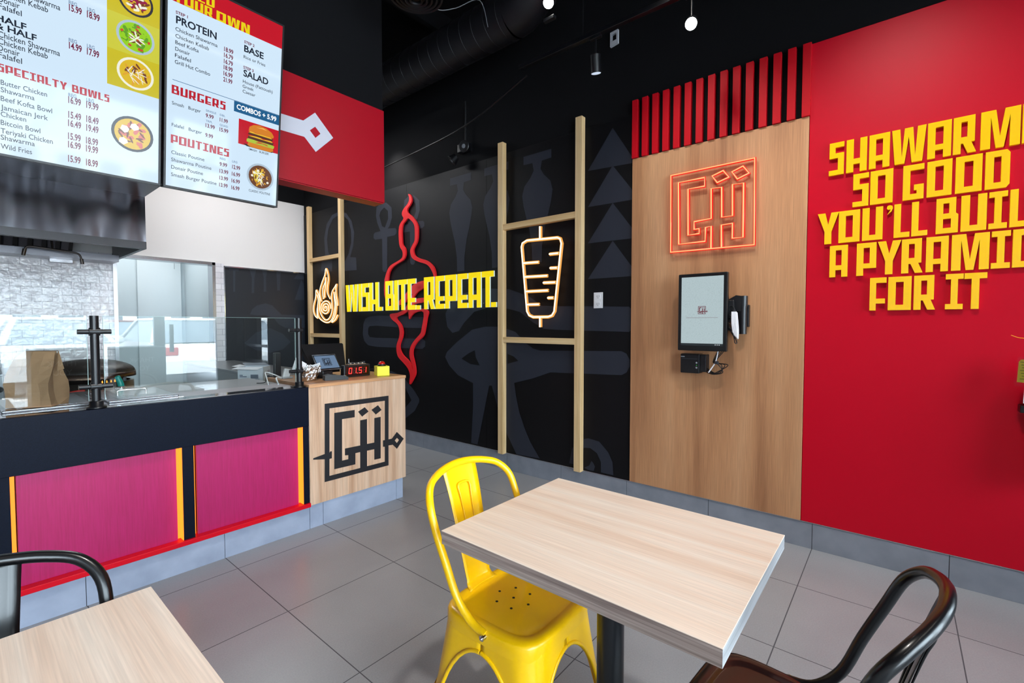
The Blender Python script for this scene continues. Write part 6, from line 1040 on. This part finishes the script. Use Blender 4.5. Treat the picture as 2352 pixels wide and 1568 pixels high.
m.tube(catmull([(2.12, 2.6, 3.62), (2.3, 2.62, 3.62), (2.42, 2.55, 3.66), (2.62, 2.5, 3.80), (2.66, 2.45, 3.60)], 6), 0.003, 6)
setp(build('ceiling_wires', m, mat('grey_wire', rgb(120, 122, 126), 0.5)), 'loose grey wires hanging from the black ceiling beside the bulkhead', 'cable')
t = thing('linear_light', 'slim linear light hung over the dining floor', 'ceiling light', (0.9, LY, LZ))
m = MB(); m.bbox((-1.2, LY-0.03, LZ), (3.0, LY+0.03, LZ+0.05), 0.004)
for x in (-1, 1.6): m.cyl((x, LY, LZ+0.05), (x, LY, 4.27), 0.003, n=6)
build('light_body', m, m_blk, t)
m = MB(); m.box((-1.19, LY-0.02, LZ-0.003), (2.99, LY+0.02, LZ)); build('diffuser', m, emit_mat('linear_diffuser', (1, 0.94, 0.84, 1), 14, 0.4), t)

# ------------------------------------------------------------------ outside the shop front
b = MB(); b.quad([(-40, -60, -0.05), (40, -60, -0.05), (40, YF-0.12, -0.05), (-40, YF-0.12, -0.05)]); struct('ground_outside', b, mat('pale_car_park', rgb(226, 228, 232), 0.9))
b = MB(); b.box((-26, -54, 0), (-4, -48, 3.0), 0); b.box((-1, -58, 0), (24, -52, 3.4), 0)
for k in range(8): b.box((-25+2.6*k, -48, 1.0), (-23.6+2.6*k, -47.98, 2.2), 1); b.box((0.5+2.8*k, -52, 1.1), (2.2+2.8*k, -51.98, 2.4), 1)
o = build('far_buildings', b, [mat('pale_brick', rgb(226, 222, 216), 0.8), mat('dark_window', rgb(70, 80, 92), 0.15)], origin=False); o['kind'] = 'structure'; o.name = 'buildings_outside'  # buildings across the car park, kept low and pale for the glass reflection
m_tyre = mat('tyre_rubber', rgb(24, 24, 26), 0.8); m_cwin = mat('car_window', rgb(120, 132, 144), 0.08)
def car(label, x, y, rz, paint):
    t = thing('parked_car', label, 'car', (x, y, -0.05), 'cars parked outside the shop front')
    M_ = Matrix.Translation((x, y, -0.05)) @ Matrix.Rotation(rz, 4, 'Z')
    side = lambda w0: (lambda a, c, d: M_ @ Vector((d*w0, a, c)))
    m = MB(); prof = [(-2.25, .35), (-2.28, .62), (-2.1, .86), (-1.25, .98), (1.7, 1.0), (2.15, .95), (2.25, .6), (2.2, .32), (1.75, .3), (1.6, .55), (1.2, .55), (1.05, .3), (-1.05, .3), (-1.2, .55), (-1.6, .55), (-1.75, .3)]
    m.prism([prof], side(1), -0.88, 0.88)
    build('car_body', m, paint, t)
    m = MB()
    lo = [(-0.84, -1.2, 0.97), (0.84, -1.2, 0.97), (0.84, 1.95, 0.99), (-0.84, 1.95, 0.99)]; hi = [(-0.62, -0.35, 1.5), (0.62, -0.35, 1.5), (0.62, 1.3, 1.52), (-0.62, 1.3, 1.52)]
    m.add([M_ @ Vector(p) for p in lo+hi], [(0, 1, 5, 4), (1, 2, 6, 5), (2, 3, 7, 6), (3, 0, 4, 7)], 0); build('car_windows', m, m_cwin, t)
    m = MB(); m.bbox((-0.65, -0.4, 1.49), (0.65, 1.35, 1.55), 0.02, mtx=M_)
    for i in range(4): m.tube([M_ @ Vector(lo[i]), M_ @ Vector(hi[i])], 0.045, 8)
    build('car_roof', m, paint, t)
    for sx in (-0.82, 0.82):
        for yy in (-1.4, 1.4):
            m = MB(); m.cyl(M_ @ Vector((sx-0.1, yy, 0.33)), M_ @ Vector((sx+0.1, yy, 0.33)), 0.33, n=20, mi=0); m.cyl(M_ @ Vector((sx-0.11, yy, 0.33)), M_ @ Vector((sx+0.11, yy, 0.33)), 0.2, n=16, mi=1); build('wheel', m, [m_tyre, m_steel], t)
    for sx in (-0.62, 0.62):
        m = MB(); m.bbox((sx-0.2, -2.29, 0.62), (sx+0.2, -2.2, 0.78), 0.02, mtx=M_); build('headlight', m, mat('headlight_glass', rgb(220, 224, 230), 0.1), t)
        m = MB(); m.bbox((sx-0.18, 2.12, 0.72), (sx+0.18, 2.235, 0.9), 0.02, mtx=M_); build('tail_light', m, mat('tail_light_red', rgb(170, 16, 20), 0.2), t)
        m = MB(); m.bbox((sx*1.55-0.1, -0.95, 0.98), (sx*1.55+0.1, -0.8, 1.12), 0.03, mtx=M_); build('door_mirror', m, paint, t)
car('pale silver-blue car facing the shop front, mirrored behind the paper bag', 1.45, -8.6, PI, mat('car_grey', rgb(206, 212, 220), 0.3, coat=0.6))
car('white car parked tail-in outside beside the shop door', 3.6, -8.4, 0, mat('car_white', rgb(238, 239, 241), 0.3, coat=0.6))
car('dark red car parked in the second row outside', 3.4, -15.5, 0, mat('car_dark_red', rgb(120, 14, 24), 0.25, coat=0.6))
car('silver car parked farthest along outside the shop front', 6.4, -9.0, PI, mat('car_silver', rgb(216, 219, 224), 0.3, coat=0.6))
car('black car outside the far left window', -1.6, -9.2, PI, mat('car_black', rgb(70, 76, 86), 0.25, coat=0.6))
rr = random.Random(11)
def bare_tree(x, y, h, label):
    m = MB()
    def grow(p, d, l, r, n):
        q = p+d*l; m.tube([p, p+d*l*0.5+Vector((rr.uniform(-.05, .05)*l, rr.uniform(-.05, .05)*l, 0)), q], [r, r*0.85, r*0.65], 6, cap=False)
        if n == 0: return
        for _ in range(3):
            e = (d+Vector((rr.uniform(-.7, .7), rr.uniform(-.7, .7), rr.uniform(-.1, .5)))).normalized(); grow(q, e, l*rr.uniform(.6, .8), r*0.6, n-1)
    grow(Vector((x, y, -0.05)), Vector((0, 0, 1)), h*0.33, 0.09, 4); setp(build('bare_tree', m, mat('grey_bark', rgb(110, 100, 92), 0.9), origin=True), label, 'tree', 'bare trees beyond the car park')
bare_tree(2.0, -22, 6.5, 'bare leafless tree beyond the grey parked car'); bare_tree(7.2, -20, 6, 'bare leafless tree beyond the silver parked car')
# waste bin just inside the window, its lettering seen in the counter glass
for x0, x1, lab in ((1.45, 2.03, 'grey waste bin lettered THANK YOU beside the shop door, mirrored in the counter glass'), (0.62, 1.2, 'grey waste bin lettered THANK YOU before the pale parked car, mirrored in counter glass')):
    t = thing('waste_bin', lab, 'bin', ((x0+x1)/2, -2.7, 0), 'waste bins inside the shop front')
    m = MB(); m.bbox((x0, -3.0, 0), (x1, -2.45, 1.02), 0.01); build('bin_body', m, mat('bin_grey', rgb(96, 102, 108), 0.5), t)
    bf = lambda a, c, d: (x1+x0-a, -2.45+d, c); h = (x0+x1)/2
    m = MB(); text_into(m, 'THANK', h-0.15, h+0.15, 0.80, 0.07, bf, 0.002); text_into(m, 'YOU', h-0.09, h+0.09, 0.68, 0.07, bf, 0.002); build('bin_lettering', m, m_white_plastic, t)
